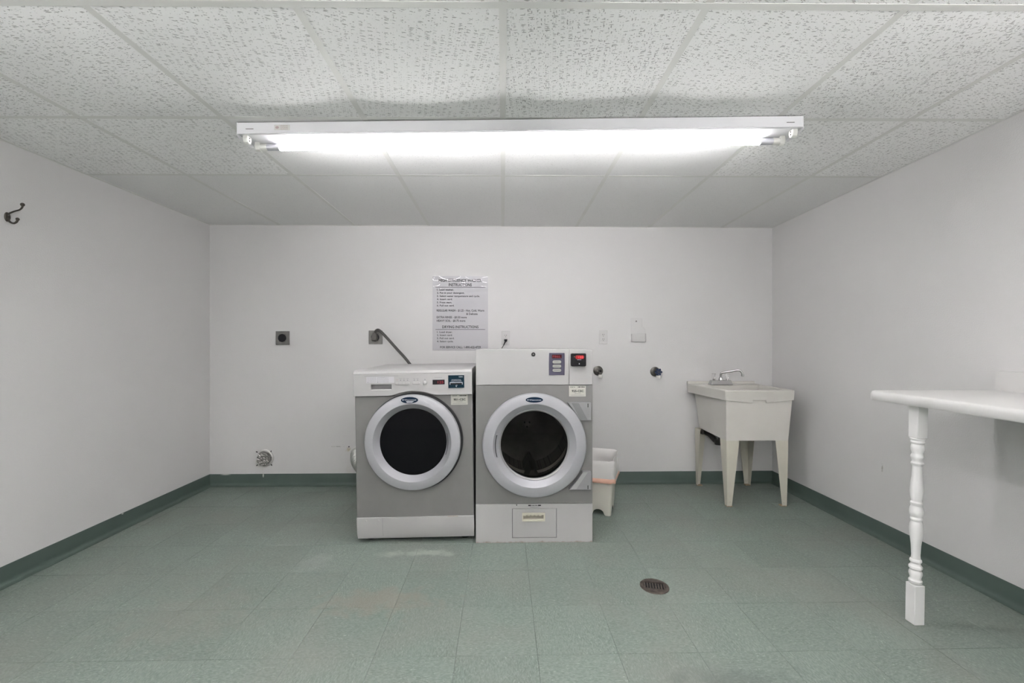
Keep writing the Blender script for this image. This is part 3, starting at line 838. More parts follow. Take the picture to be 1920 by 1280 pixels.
# control fittings
pv = B().prism([(X(0.2706), 0.9803), (X(0.3616), 0.9803), (X(0.3625), 1.045), (X(0.3610), 1.1102), (X(0.2710), 1.1102), (X(0.2695), 1.045)], -0.003, 0.002).obj('display_panel', M_panel_violet, dry, bevel=0.001)
def rrect(x0, x1, z0, z1, r, n=5):
    pts = []
    for cx_, cz_, a0 in ((x1 - r, z0 + r, -90), (x1 - r, z1 - r, 0), (x0 + r, z1 - r, 90), (x0 + r, z0 + r, 180)):
        for k in range(n + 1):
            a = R(a0 + 90 * k / n); pts.append((cx_ + r * math.cos(a), cz_ + r * math.sin(a)))
    return pts
sc = B().prism(rrect(X(0.2868), X(0.3445), 1.0785, 1.1005, 0.005), -0.0042, -0.002).obj('screen', M_red_dark, pv)
Print().text('F86L', X(0.2915), X(0.3395), 1.0830, 0.0135, -0.0046, 0.0).obj('screen_digits', M_red_dim, sc)
for k in range(3):
    z0 = 1.0480 - 0.0243 * k
    bt = B().prism(rrect(X(0.2905), X(0.3415), z0, z0 + 0.0185, 0.009), -0.0062, -0.002).obj('button', M_button, pv, bevel=0.0012)
    p = Print(); p.scribble(X(0.300), X(0.331), z0 + 0.0075, z0 + 0.0120, -0.0066, 20 + k); p.obj('button_print', M_ink_grey, bt)
rd = B().prism(rrect(X(0.3975), X(0.4860), 1.0330, 1.1080, 0.007), -0.020, 0.002).obj('card_reader', M_black, dry, bevel=0.003)
sc = B().prism(rrect(X(0.4225), X(0.4730), 1.0755, 1.0970, 0.009), -0.0212, -0.0195).obj('screen', M_red_glow, rd)
Print().text('125', X(0.4385), X(0.4675), 1.0795, 0.0125, -0.0218, 0.02).obj('screen_digits', M_red_led, sc)
p = Print(); p.bar(X(0.433), X(0.457), 1.0700, 1.0716, -0.0206); p.bar(X(0.4425), X(0.4475), 1.0440, 1.0510, -0.0206); p.obj('reader_print', M_ink_white, rd)
p = Print(); p.poly([(X(0.4135), -0.0206, 1.0885), (X(0.4175), -0.0206, 1.0855), (X(0.4175), -0.0206, 1.0915)]); p.obj('arrow_mark', mat('amber_ink', (0.6, 0.25, 0.12), 0.5), rd)
B().box(X(0.405), X(0.4785), -0.0206, -0.019, 1.0560, 1.0590).obj('card_slot', M_dark, rd)
lk = B().cyl((X(0.1782), 0, 1.1025), 0.0115, -0.006, 0.004, 'Y', 20).obj('lock', M_black, dry, bevel=0.0015)
B().cyl((X(0.1782), 0, 1.1025), 0.005, -0.0068, -0.005, 'Y', 14).obj('lock_core', M_steel_plate, lk)
def asset_sticker(parent, x0, x1, z0, z1, y, code, seed):
    s_ = B().box(x0, x1, y - 0.0004, y + 0.001, z0, z1).obj('asset_sticker', M_sticker, parent)
    w, h = x1 - x0, z1 - z0; yy = y - 0.0009
    p = Print()
    p.bar(x0, x1, z1 - 0.0014, z1, yy)
    p.text('CSC', x0 + 0.06 * w, x0 + 0.27 * w, z1 - 0.20 * h, 0.105 * h, yy, 0.02)
    p.poly([(x0 + 0.30 * w, yy, z1 - 0.20 * h), (x0 + 0.36 * w, yy, z1 - 0.15 * h), (x0 + 0.30 * w, yy, z1 - 0.10 * h)])
    p.scribble(x0 + 0.52 * w, x0 + 0.95 * w, z1 - 0.19 * h, z1 - 0.10 * h, yy, seed)
    p.text(code, x0 + 0.16 * w, x0 + 0.87 * w, z0 + 0.40 * h, 0.20 * h, yy, 0.03)
    p.obj('sticker_print', M_ink, s_)
    p = Print(); p.scribble(x0 + 0.33 * w, x0 + 0.70 * w, z0 + 0.25 * h, z0 + 0.30 * h, yy, seed + 1); p.scribble(x0 + 0.10 * w, x0 + 0.92 * w, z0 + 0.10 * h, z0 + 0.14 * h, yy, seed + 2)
    p.obj('small_print', M_ink_grey, s_)
asset_sticker(dry, X(0.3885), X(0.4872), 0.8547, 0.9195, 0.0022, '925-CSC', 31)

# ------------------------------------------------------------------ washer (left machine, leaning a little)
ROLL = -R(0.85)
wsh = thing('washing_machine', (-0.5085, 2.54, 0.0052), 'grey and white front-loading washing machine with a black round door, left of the dryer', 'washing machine', (0, ROLL, 0))
HW_, WZ = 0.3425, 1.008
def WX(v, z): return v + 0.5085 + z * 0.0148
b = B(); b.box(-HW_, HW_, 0.012, 0.72, 0.045, 0.86)
b.obj('cabinet', M_grey_panel, wsh, bevel=0.006)
B().box(-HW_ + 0.001, HW_ - 0.001, 0.02, 0.72, 0.855, 0.985).obj('upper_cabinet', M_enamel, wsh, bevel=0.004)
b = B(); pr = [(0.006, 0.972), (0.006, 0.988), (0.016, 1.002), (0.035, WZ + 0.001), (0.70, WZ + 0.003), (0.722, 1.002), (0.724, 0.985), (0.70, 0.972)]
b.loft([[(-HW_, a, z) for a, z in pr], [(HW_, a, z) for a, z in pr]]).obj('top_panel', M_enamel, wsh, bevel=0.004)
# control panel with the arch over the door
WC = (0.0, 0.594)
RA = 0.2905; ZB = 0.8600
arch = []
a_end = math.acos((ZB + 0.006 - WC[1]) / RA)
for k in range(25):
    a = -a_end + 2 * a_end * k / 24
    arch.append((WC[0] + RA * math.sin(a), WC[1] + RA * math.cos(a)))
xe = arch[0][0]
left = [(-HW_, ZB), (xe - 0.040, ZB), (xe - 0.018, ZB + 0.0015)]
right = [(-xe + 0.018, ZB + 0.0015), (-xe + 0.040, ZB), (HW_, ZB)]
out = left + arch + right
topz = 0.985
rings = []
for y, dz in ((0.03, 0), (-0.012, 0.0)):
    rings.append([(x, y, z) for x, z in out] + [(HW_, y, topz), (-HW_, y, topz)])
cp = B().loft(rings)
cpo = cp.obj('control_panel', M_enamel, wsh, bevel=0.003, seg=3)
rx0, rx1, rz0, rz1 = WX(-0.7630, 0.91), WX(-0.6445, 0.91), 0.8935, 0.9255
cut(cpo, B().box(rx0, rx1, -0.05, 0.016, rz0, rz1))
# shoulder above the control panel face
b = B(); b.loft([[(x, -0.012, topz - 0.001), (x, -0.0115, topz + 0.006), (x, -0.004, topz + 0.0175), (x, 0.012, 1.0085), (x, 0.034, 1.0095), (x, 0.034, topz - 0.001)] for x in (-HW_, HW_)])
b.obj('top_shoulder', M_enamel, wsh, bevel=0.003)
hr = B().box(rx0 + 0.001, rx1 - 0.001, 0.004, 0.0155, rz0 + 0.001, rz1 - 0.001).obj('drawer_pull', mat('grey_drawer_recess', (0.19, 0.185, 0.19), 0.5), wsh)
b = B(); b.prism([(rx0 - 0.001, rz0 - 0.002), (rx1, rz0 - 0.002), (rx1 - 0.002, rz0 + 0.0045), (rx0 + 0.003, rz0 + 0.0045)], -0.0145, -0.003); b.obj('pull_lip', M_plastic_white, wsh, bevel=0.001)
YP = -0.0124
# instruction label over the drawer
lx0, lx1, lz0, lz1 = WX(-0.7880, 0.95), WX(-0.6300, 0.95), 0.9350, 0.9710
lab = B().box(lx0, lx1, YP - 0.0003, YP + 0.001, lz0, lz1).obj('drawer_label', M_label, wsh)
p = Print()
for k in range(6):
    p.scribble(lx0 + 0.004, lx0 + 0.057, lz1 - 0.0058 - k * 0.0055, lz1 - 0.0032 - k * 0.0055, YP - 0.0007, 40 + k)
    p.scribble(lx0 + 0.069, lx0 + 0.128, lz1 - 0.0058 - k * 0.0055, lz1 - 0.0032 - k * 0.0055, YP - 0.0007, 50 + k)
p.obj('label_print', mat('pale_ink', (0.34, 0.34, 0.36), 0.6), lab)
p = Print(); p.bar(lx0 + 0.0640, lx0 + 0.0652, lz0 + 0.004, lz1 - 0.004, YP - 0.0007); p.bar(lx0 + 0.0640, lx0 + 0.104, lz1 - 0.0052, lz1 - 0.0040, YP - 0.0007)
for xx in (lx0 + 0.0646, lx0 + 0.008): p.poly([(xx - 0.0035, YP - 0.0007, lz0 + 0.006), (xx, YP - 0.0007, lz0 + 0.001), (xx + 0.0035, YP - 0.0007, lz0 + 0.006)])
p.obj('label_print', M_ink_grey, lab)['kind'] = 'stuff'
B().box(WX(-0.800, 0.97), WX(-0.605, 0.97), -0.0127, -0.0118, 0.9745, 0.9757).obj('drawer_seam', M_ink_grey, wsh)
# buttons and their signs
bx = [-0.612, -0.592, -0.572, -0.552]
B().prism(rrect(WX(-0.622, 0.93), WX(-0.541, 0.93), 0.9235, 0.9375, 0.003), -0.0165, -0.011).obj('cycle_buttons', M_enamel, wsh, bevel=0.0015)
p = Print()
for k in range(1, 4): p.bar(WX(-0.622 + k * 0.0202, 0.93) - 0.0004, WX(-0.622 + k * 0.0202, 0.93) + 0.0004, 0.9245, 0.9370, -0.0170)
p.obj('button_gaps', M_ink_grey, wsh)
B().prism(rrect(WX(-0.524, 0.93), WX(-0.480, 0.93), 0.9245, 0.9385, 0.006), -0.0160, -0.011).obj('option_button', M_enamel, wsh, bevel=0.0015)
B().lathe([(0.0118, -0.011), (0.0118, -0.014), (0.009, -0.0180), (0.004, -0.0195), (0.0005, -0.0198)], (WX(-0.4515, 0.93), 0, 0.9315), 'Y', 24).obj('start_button', M_enamel, wsh, smooth=40)
p = Print()
for k, xx in enumerate(bx[1:] + [-0.513, -0.494]):
    x_ = WX(xx, 0.95)
    p.bar(x_ - 0.0012, x_ + 0.0012, 0.9455, 0.9535, YP - 0.0004); p.bar(x_ - 0.004, x_ + 0.004, 0.9460, 0.9475, YP - 0.0004)
    p.scribble(x_ - 0.006, x_ + 0.006, 0.9570, 0.9590, YP - 0.0004, 60 + k)
x_ = WX(-0.4515, 0.95); p.poly([(x_ - 0.004, YP - 0.0004, 0.949), (x_ + 0.004, YP - 0.0004, 0.949), (x_, YP - 0.0004, 0.956)])
p.scribble(WX(-0.396, 0.96), WX(-0.352, 0.96), 0.9610, 0.9630, YP - 0.0004, 71)
p.obj('button_signs', M_ink_grey, wsh)['kind'] = 'stuff'
p = Print(); x_ = WX(-0.612, 0.95); p.bar(x_ - 0.0035, x_ - 0.001, 0.947, 0.954, YP - 0.0004); p.bar(x_ + 0.001, x_ + 0.0035, 0.9475, 0.9545, YP - 0.0004); p.obj('red_sign', M_ink_red, wsh)
sc = B().box(WX(-0.4075, 0.94), WX(-0.3380, 0.94), -0.0135, -0.011, 0.9215, 0.9485).obj('screen', M_black, wsh, bevel=0.001)
Print().text('125', WX(-0.3775, 0.94), WX(-0.3445, 0.94), 0.9275, 0.0150, -0.0140, 0.0).obj('screen_digits', M_red_dim, sc)
cx0, cx1, cz0, cz1 = WX(-0.3165, 0.94), WX(-0.2245, 0.94), 0.9000, 0.9730
cr = B().box(cx0, cx1, -0.0165, -0.011, cz0, cz1).obj('card_reader', M_teal, wsh, bevel=0.001)
w, h = cx1 - cx0, cz1 - cz0; yy = -0.0170
p = Print()
p.text('CSC', cx0 + 0.66 * w, cx0 + 0.93 * w, cz0 + 0.835 * h, 0.09 * h, yy, 0.03)
p.scribble(cx0 + 0.21 * w, cx0 + 0.80 * w, cz0 + 0.625 * h, cz0 + 0.675 * h, yy, 81); p.scribble(cx0 + 0.17 * w, cx0 + 0.85 * w, cz0 + 0.525 * h, cz0 + 0.575 * h, yy, 82)
p.bar(cx0 + 0.09 * w, cx0 + 0.90 * w, cz0 + 0.395 * h, cz0 + 0.455 * h, yy); p.bar(cx0 + 0.09 * w, cx0 + 0.125 * w, cz0 + 0.26 * h, cz0 + 0.40 * h, yy); p.bar(cx0 + 0.865 * w, cx0 + 0.90 * w, cz0 + 0.26 * h, cz0 + 0.40 * h, yy)
p.bar(cx0 + 0.47 * w, cx0 + 0.54 * w, cz0 + 0.08 * h, cz0 + 0.12 * h, yy); p.bar(cx0 + 0.47 * w, cx0 + 0.50 * w, cz0 + 0.12 * h, cz0 + 0.22 * h, yy); p.bar(cx0 + 0.50 * w, cx0 + 0.58 * w, cz0 + 0.19 * h, cz0 + 0.225 * h, yy)
p.obj('reader_print', M_ink_white, cr)
B().box(cx0 + 0.13 * w, cx0 + 0.86 * w, -0.0171, -0.0155, cz0 + 0.27 * h, cz0 + 0.39 * h).obj('card_slot', M_dark, cr)
asset_sticker(wsh, WX(-0.3045, 0.83), WX(-0.2060, 0.83), 0.7985, 0.8605, 0.0115, '901-CSC', 90)
# kick panel leaning back at the bottom
b = B(); pr = [(0.004, 0.1505), (0.0045, 0.11), (0.012, 0.05), (0.024, 0.0215), (0.05, 0.0215), (0.05, 0.1505)]
kp = b.loft([[(x, a, z) for a, z in pr] for x in (-HW_ + 0.002, HW_ - 0.001)]).obj('kick_panel', M_enamel, wsh, bevel=0.003)
sx = WX(-0.7000, 0.08)
b = B(); b.loft([[(x, 0.0036, 0.148), (x, 0.0041, 0.11), (x, 0.0116, 0.05), (x, 0.0236, 0.024), (x, 0.03, 0.024), (x, 0.03, 0.148)] for x in (sx - 0.0007, sx + 0.0007)]); b.obj('panel_seam', M_ink_grey, kp)
for xx in (-0.795, -0.722):
    b = B(); b.ball((WX(xx, 0.13), 0.0045, 0.1335), 0.0055, 10, (1, 0.5, 1)); b.obj('rivet', M_enamel, kp, smooth=60)
p = Print(); p.scribble(WX(-0.322, 0.15), WX(-0.262, 0.15), 0.1485, 0.1515, 0.0034, 15); p.obj('rust_spot', M_rust, kp)
for x_ in (-0.28, 0.28):
    for y_ in (0.09, 0.64):
        B().lathe([(0.010, 0.05), (0.010, 0.016), (0.022, 0.012), (0.024, -0.0045)], (x_, y_, 0), 'Z', 16, True, True).obj('foot', M_black, wsh, smooth=30)
# door
B().lathe([(0.2805, 0.013), (0.2805, -0.016), (0.262, -0.018)], (WC[0] + 0.0035, 0, WC[1]), 'Y', 96).obj('door_seal', M_rubber, wsh, smooth=30)
wd = B().lathe([(0.262, -0.012), (0.2725, -0.016), (0.2745, -0.028), (0.2735, -0.040), (0.270, -0.047), (0.263, -0.0505), (0.228, -0.0575), (0.2225, -0.0572), (0.1925, -0.020), (0.190, -0.014)], (WC[0], 0, WC[1]), 'Y', 128).obj('door', M_silver, wsh, smooth=22)
B().lathe([(0.1955 * math.sin(PI / 2 * (1 - k / 16)) + 0.0004, -0.0185 - 0.009 * (1 - math.cos(PI / 2 * k / 16)) if False else -0.0185 - 0.009 * (1 - (math.sin(PI / 2 * (1 - k / 16))) ** 2)) for k in range(17)], (WC[0], 0, WC[1]), 'Y', 64).obj('window', M_glass_washer, wd, smooth=60)
b = B(); b.lathe([(0.1985, -0.0285), (0.2035, -0.0350)], (WC[0], -0.0012, WC[1]), 'Y', 24, a0=R(-22), a1=R(14)); b.obj('finger_slot', mat('finger_slot_grey', (0.13, 0.13, 0.14), 0.5), wd)
emblem(wd, (WX(-0.5310, 0.83) - 0.0, 0.8385), 0.0485, 0.0185, -0.0565, True)

# ------------------------------------------------------------------ instruction sheet on the wall
sg = thing('instruction_sheet', (-0.3532, YB, 1.1097), 'laminated washing and drying instruction sheet on the back wall above the machines', 'sign')
SX0, SX1, SH = -0.2293, 0.2293, 0.6136
B().box(SX0, SX1, -0.003, -0.0005, 0, SH).obj('sheet', M_paper, sg)
def sxp(c): return SX0 + (c - 85) / 833 * 0.4586
def szp(c): return SH - (c - 100) / 1112 * 0.6136
YT = -0.0036
p = Print()
for st, a, c, t0, t1, bo in [
    ('HIGH EFFICIENCY WASHER', 180, 822, 140, 185, .02), ('INSTRUCTIONS', 328, 675, 205, 250, .02),
    ('1. Load washer.', 152, 405, 290, 316, .022), ('2. Put in your detergent.', 152, 565, 338, 363, .022), ('3. Select water temperature and cycle.', 152, 795, 386, 411, .022),
    ('4. Insert card.', 152, 385, 433, 458, .022), ('5. Press start.', 152, 375, 481, 506, .022), ('6. Pull out card.', 152, 412, 528, 553, .022),
    ('REGULAR WASH - $1.25 - Hot, Cold, Warm', 148, 862, 598, 630, .022), ('& Delicate', 592, 762, 648, 680, .022),
    ('EXTRA RINSE - $0.50 more', 148, 598, 700, 731, .022), ('HEAVY SOIL - $0.75 more', 148, 578, 752, 783, .022),
    ('DRYING INSTRUCTIONS', 232, 775, 840, 880, .02), ('1. Load dryer.', 152, 385, 925, 950, .022), ('2. Insert card.', 152, 385, 971, 996, .022),
    ('3. Pull out card.', 152, 412, 1018, 1043, .022), ('4. Select cycle.', 152, 398, 1065, 1090, .022), ('FOR SERVICE CALL: 1-800-622-4729', 200, 808, 1148, 1180, .022)]:
    p.text(st, sxp(a), sxp(c), szp(t1), (t1 - t0) / 1112 * 0.6136, YT, bo)
for c in (267, 899): p.bar(sxp(130), sxp(875), szp(c + 3), szp(c - 3), YT)
p.obj('lettering', M_ink, sg)
# clear laminate, curling in waves along its top
def film_curves():
    """creases of the film, in sheet crop units, as polylines"""
    C = []
    C.append([(185, 100), (230, 130), (290, 152), (350, 160), (420, 152), (470, 135), (510, 105)])
    C.append([(575, 105), (620, 135), (690, 158), (770, 168), (810, 160)])
    C.append([(88, 150), (120, 165), (175, 168), (208, 190), (205, 225), (165, 245), (95, 255)])
    C.append([(130, 105), (110, 130), (95, 150)])
    C.append([(915, 110), (850, 115), (810, 150), (830, 185), (905, 195)])
    C.append([(790, 185), (780, 215), (815, 250), (905, 262)])
    C.append([(500, 205), (540, 195), (590, 205), (580, 235), (530, 240), (505, 215)])
    return [[(sxp(a), szp(c)) for a, c in q] for q in C]
CURV = film_curves()
def crease(x, z):
    d2 = 9.0
    for q in CURV:
        for (ax, az), (bx_, bz_) in zip(q, q[1:]):
            L2 = (bx_ - ax) ** 2 + (bz_ - az) ** 2
            t = max(0.0, min(1.0, ((x - ax) * (bx_ - ax) + (z - az) * (bz_ - az)) / L2))
            d2 = min(d2, (x - ax - t * (bx_ - ax)) ** 2 + (z - az - t * (bz_ - az)) ** 2)
    return math.exp(-d2 / 0.0085 ** 2)
def film_column(x, zs):
    """the film swells away from the sheet below its creases and leans back along them"""
    lean = [0.0]
    for z0_, z1_ in zip(zs, zs[1:]):
        zm = (z0_ + z1_) / 2
        if zm < szp(275): lean.append(0.0); continue
        lean.append((0.0464 + (1.69 - (1.1097 + zm)) * 0.43) * crease(x, zm) * (z1_ - z0_))
    tot = sum(lean); out = []; acc = 0.0
    for z, l in zip(zs, lean):
        acc += l
        k = max(0.0, min(1.0, (z - szp(330)) / (szp(280) - szp(330))))
        out.append(tot * k * k * (3 - 2 * k) - acc)
    return out
b = B(); nx = 110; g = []
zs = [szp(1212) + (szp(340) - szp(1212)) * k / 12 for k in range(12)] + [szp(340) + (SH - szp(340)) * k / 90 for k in range(91)]
nz = len(zs) - 1
for i in range(nx + 1):
    x = SX0 + (SX1 - SX0) * i / nx
    g.append([b.bm.verts.new((x, -0.0046 - w_, z)) for z, w_ in zip(zs, film_column(x, zs))])
for i in range(nx):
    for j in range(nz): b.bm.faces.new((g[i][j], g[i + 1][j], g[i + 1][j + 1], g[i][j + 1]))
b.obj('laminate', M_film, sg, smooth=80)

# ------------------------------------------------------------------ wall fittings
def dryer_receptacle(x, z, label, empty):
    t = thing('power_receptacle', (x, YB, z), label, 'power outlet', group='square steel power outlets on the back wall')
    B().box(-0.0565, 0.0565, -0.007, 0.0, -0.0565, 0.0565).obj('cover_plate', M_steel_plate, t, bevel=0.003)
    f = B().lathe([(0.033, -0.005), (0.033, -0.011), (0.030, -0.012), (0.0005, -0.012)], (-0.002, 0, 0.0), 'Y', 32).obj('socket_face', M_black, t, smooth=30)
    if empty:
        b = B()
        b.box(-0.016, -0.013, -0.0125, -0.011, -0.008, 0.010); b.box(0.010, 0.013, -0.0125, -0.011, -0.008, 0.010); b.box(-0.007, 0.004, -0.0125, -0.011, -0.018, -0.015)
        b.obj('slot', M_dark, f)
    for sx in (-0.024, 0.022):
        for sz in (-0.028, 0.029): B().cyl((sx, 0, sz), 0.004, -0.0085, -0.006, 'Y', 10).obj('screw', M_dull_metal, t)
    return t
dryer_receptacle(-1.8072, 1.2110, 'square steel outlet plate with an empty black round socket, left of the back wall', True)
dryer_receptacle(-1.0496, 1.2165, 'square steel outlet plate with a grey plug in it, above the washer', False)
cd = thing('washer_power_lead', (-1.055, YB - 0.012, 1.215), 'thick grey power cord running from its plug down behind the washer', 'cord')
def rel(o, pts): return [tuple(Vector(p) - o.location) for p in pts]
b = B(); b.loft([[(x * 1.0, 0.0, z) for x, z in [(-0.024, -0.026), (0.022, -0.028), (0.030, -0.006), (0.024, 0.02), (0.016, 0.040), (-0.004, 0.040), (-0.016, 0.014)]],
                 [(x * 0.85 - 0.002, -0.03, z * 0.9 + 0.002) for x, z in [(-0.024, -0.026), (0.022, -0.028), (0.030, -0.006), (0.024, 0.02), (0.016, 0.044), (-0.002, 0.044), (-0.016, 0.014)]]])
b.obj('plug', mat('grey_plug', (0.12, 0.115, 0.105), 0.5), cd, bevel=0.004)
path = smooth_path([(-1.052, 3.583, 1.245), (-1.040, 3.572, 1.268), (-1.012, 3.56, 1.275), (-0.962, 3.545, 1.235), (-0.86, 3.53, 1.125), (-0.755, 3.51, 1.01), (-0.66, 3.48, 0.86), (-0.62, 3.45, 0.55), (-0.60, 3.42, 0.30), (-0.58, 3.27, 0.26)], 6)
b = B(); b.tube(rel(cd, path), 0.0115, 12, flat=(0.55, 1.0)); b.obj('cable', M_cord, cd, smooth=50)

def duplex(x, z, label):
    t = thing('duplex_outlet', (x, YB, z), label, 'power outlet', group='white duplex outlets on the back wall')
    B().box(-0.0350, 0.0350, -0.006, 0, -0.0575, 0.0575).obj('cover_plate', M_plastic_white, t, bevel=0.003)
    f = B().box(-0.017, 0.017, -0.0075, -0.004, -0.036, 0.036).obj('receptacle', M_plastic_white, t, bevel=0.001)
    b = B()
    for dz in (0.019, -0.019):
        b.box(-0.0075, -0.0050, -0.0082, -0.007, dz - 0.001, dz + 0.008); b.box(0.0050, 0.0075, -0.0082, -0.007, dz - 0.001, dz + 0.008); b.cyl((0, 0, dz - 0.009), 0.0027, -0.0082, -0.007, 'Y', 8)
    b.obj('slot', M_ink, f)
    for dz in (0.048, -0.048): B().cyl((0, 0, dz), 0.0028, -0.007, -0.005, 'Y', 10).obj('screw', M_plastic_white, t)
    return t
duplex(0.0233, 1.2115, 'white duplex outlet with a black plug in it, right of the instruction sheet')
duplex(0.8353, 1.2184, 'white duplex outlet with nothing plugged in, right of the dryer')
dc = thing('dryer_power_lead', (0.0233, YB - 0.0085, 1.193), 'thin cord with a black plug, from the outlet down behind the dryer', 'cord')
b = B(); b.loft([[(x, 0, z) for x, z in [(-0.013, -0.006), (0.013, -0.006), (0.014, 0.010), (-0.014, 0.010)]], [(x, -0.024, z) for x, z in [(-0.009, -0.014), (0.008, -0.014), (0.011, 0.006), (-0.011, 0.006)]]])
b.obj('plug', M_black, dc, bevel=0.003)
b = B(); b.tube([(-0.001, -0.018, -0.004), (-0.008, -0.022, -0.021), (-0.018, -0.024, -0.042)], [0.006, 0.005, 0.0035], 10); b.obj('strain_relief', M_black, dc, smooth=40)
b = B(); b.tube(smooth_path([(-0.017, -0.024, -0.040), (-0.042, -0.03, -0.085), (-0.07, -0.06, -0.16), (-0.06, -0.10, -0.35), (-0.03, -0.20, -0.60), (0.0, -0.33, -0.75)], 5), 0.0030, 8); b.obj('cable', M_cord, dc, smooth=50)

# clear holder
hd = thing('card_holder', (1.127, YB, 1.2585), 'clear empty plastic card holder screwed to the back wall above the valves', 'holder')
B().prism([(-0.058, -0.078), (0.062, -0.078), (0.062, 0.020), (0.050, 0.040), (0.036, 0.050), (0.036, 0.116), (-0.058, 0.116)], -0.0025, -0.0005).obj('back_plate', M_acrylic, hd, bevel=0.0006)
b = B(); b.box(-0.058, 0.062, -0.024, -0.0215, -0.078, -0.012); b.box(-0.058, 0.062, -0.0215, -0.0027, -0.078, -0.0755); b.box(-0.058, -0.0555, -0.0215, -0.0027, -0.0755, -0.012); b.box(0.0595, 0.062, -0.0215, -0.0027, -0.0755, -0.012)
b.obj('pocket', M_acrylic, hd, bevel=0.0006)
b = B(); b.lathe([(0.0065, -0.0025), (0.006, -0.005), (0.0005, -0.006)], (-0.014, 0, 0.093), 'Y', 14); b.obj('screw', M_steel_plate, hd, smooth=40)

# water valves
def valve(x, z, label, with_handle):
    t = thing('hose_valve', (x, YB, z), label, 'valve', group='water valves on the back wall')
    B().lathe([(0.041, 0.0), (0.040, -0.006), (0.030, -0.012), (0.020, -0.014), (0.0005, -0.014)], (0, 0, 0), 'Y', 32).obj('wall_flange', M_dull_metal, t, smooth=40)
    b = B(); b.cyl((0.004, 0, 0.0), 0.0135, -0.055, -0.012, 'Y', 18); b.tube([(0.004, -0.045, 0.0), (0.006, -0.052, -0.018), (0.007, -0.052, -0.032)], 0.012, 14)
    b.obj('valve_body', M_dull_metal, t, smooth=40)
    b = B(); b.lathe([(0.0165, -0.028), (0.0175, -0.032), (0.0175, -0.046), (0.015, -0.052), (0.0005, -0.052)], (0.008, -0.052, 0), 'Z', 20, True); b.obj('outlet_cap', M_pvc, t, smooth=35)
    if with_handle:
        b = B(); rings = []
        for y, k in ((-0.060, 0.9), (-0.063, 1.0), (-0.070, 1.0), (-0.074, 0.85)):
            rings.append([(0.006 + k * (0.027 + 0.0045 * math.cos(6 * a)) * math.cos(a), y, 0.002 + k * (0.027 + 0.0045 * math.cos(6 * a)) * math.sin(a)) for a in [2 * PI * q / 48 for q in range(48)]])
        b.loft(rings); b.obj('handle', M_blue_handle, t, smooth=40)
        b = B(); b.cyl((0.006, 0, 0.002), 0.006, -0.077, -0.054, 'Y', 12); b.obj('stem', M_dull_metal, t)
        b = B()
        for q in range(6):
            a = PI / 6 + q * PI / 3; b.cyl((0.006 + 0.016 * math.cos(a), 0, 0.002 + 0.016 * math.sin(a)), 0.0035, -0.0748, -0.0735, 'Y', 8)
        b.obj('handle_holes', M_ink_grey, t)
    else:
        b = B(); b.cyl((0.006, 0, 0.002), 0.010, -0.062, -0.054, 'Y', 16); b.cyl((0.006, 0, 0.002), 0.0045, -0.075, -0.060, 'Y', 12); b.obj('stem', M_black, t, bevel=0.001)
    return t
valve(0.7935, 0.9385, 'bare brass water valve without a handle, beside the top of the dryer', False)
valve(1.2720, 0.9300, 'water valve with a blue lobed handle on the back wall left of the sink', True)

# foil-capped duct stub
vt = thing('capped_vent', (-1.9546, YB, 0.2236), 'foil-wrapped vent stub low on the back wall in the left corner', 'vent')
rv = random.Random(5)
rings = []
for k, (r, y) in enumerate([(0.056, 0.0), (0.055, -0.012), (0.053, -0.024), (0.049, -0.030), (0.040, -0.028), (0.030, -0.030), (0.020, -0.026), (0.010, -0.028)]):
    rings.append([((r + rv.uniform(-0.003, 0.003)) * math.cos(2 * PI * q / 40), y + rv.uniform(-0.004, 0.004) * (k > 1), (r + rv.uniform(-0.003, 0.003)) * math.sin(2 * PI * q / 40)) for q in range(40)])
B().loft(rings, False, True).obj('foil_cap', M_foil, vt, smooth=15)
B().lathe([(0.0685, 0.0), (0.0675, -0.012), (0.062, -0.014), (0.060, 0.0)], (0.006, 0, 0.004), 'Y', 40).obj('collar', M_duct, vt, smooth=30)
for sx, sz in ((-0.060, 0.056), (0.056, 0.060), (-0.058, -0.054), (0.060, -0.052)):
    B().tube([(sx * 0.92, -0.006, sz * 0.92), (sx * 1.06, -0.014, sz * 1.06)], 0.0036, 8).obj('screw', M_black, vt)

# flexible dryer duct
dt = thing('exhaust_duct', (-1.193, YB, 0.262), 'ribbed silver flexible duct coming out of the wall behind the washer', 'duct')
pts = smooth_path([(0, 0.0, 0.0), (0.005, -0.03, -0.012), (0.035, -0.09, -0.05), (0.11, -0.15, -0.10), (0.24, -0.19, -0.115), (0.42, -0.20, -0.115)], 44)
# resample finely with ribs
rr = []; run = 0.0
for k, p in enumerate(pts):
    if k: run += (Vector(p) - Vector(pts[k - 1])).length
    rr.append(0.054 + 0.0032 * math.sin(2 * PI * run / 0.015))
B().tube(pts, rr, 28).obj('ribbed_pipe', M_duct, dt, smooth=70)
B().lathe([(0.060, 0.0), (0.060, -0.008), (0.052, -0.010)], (0, 0, 0), 'Y', 32).obj('collar', M_duct, dt, smooth=30)
B().cyl((-0.075, 0, 0.054), 0.005, -0.006, 0.0, 'Y', 8).obj('screw', M_black, dt)

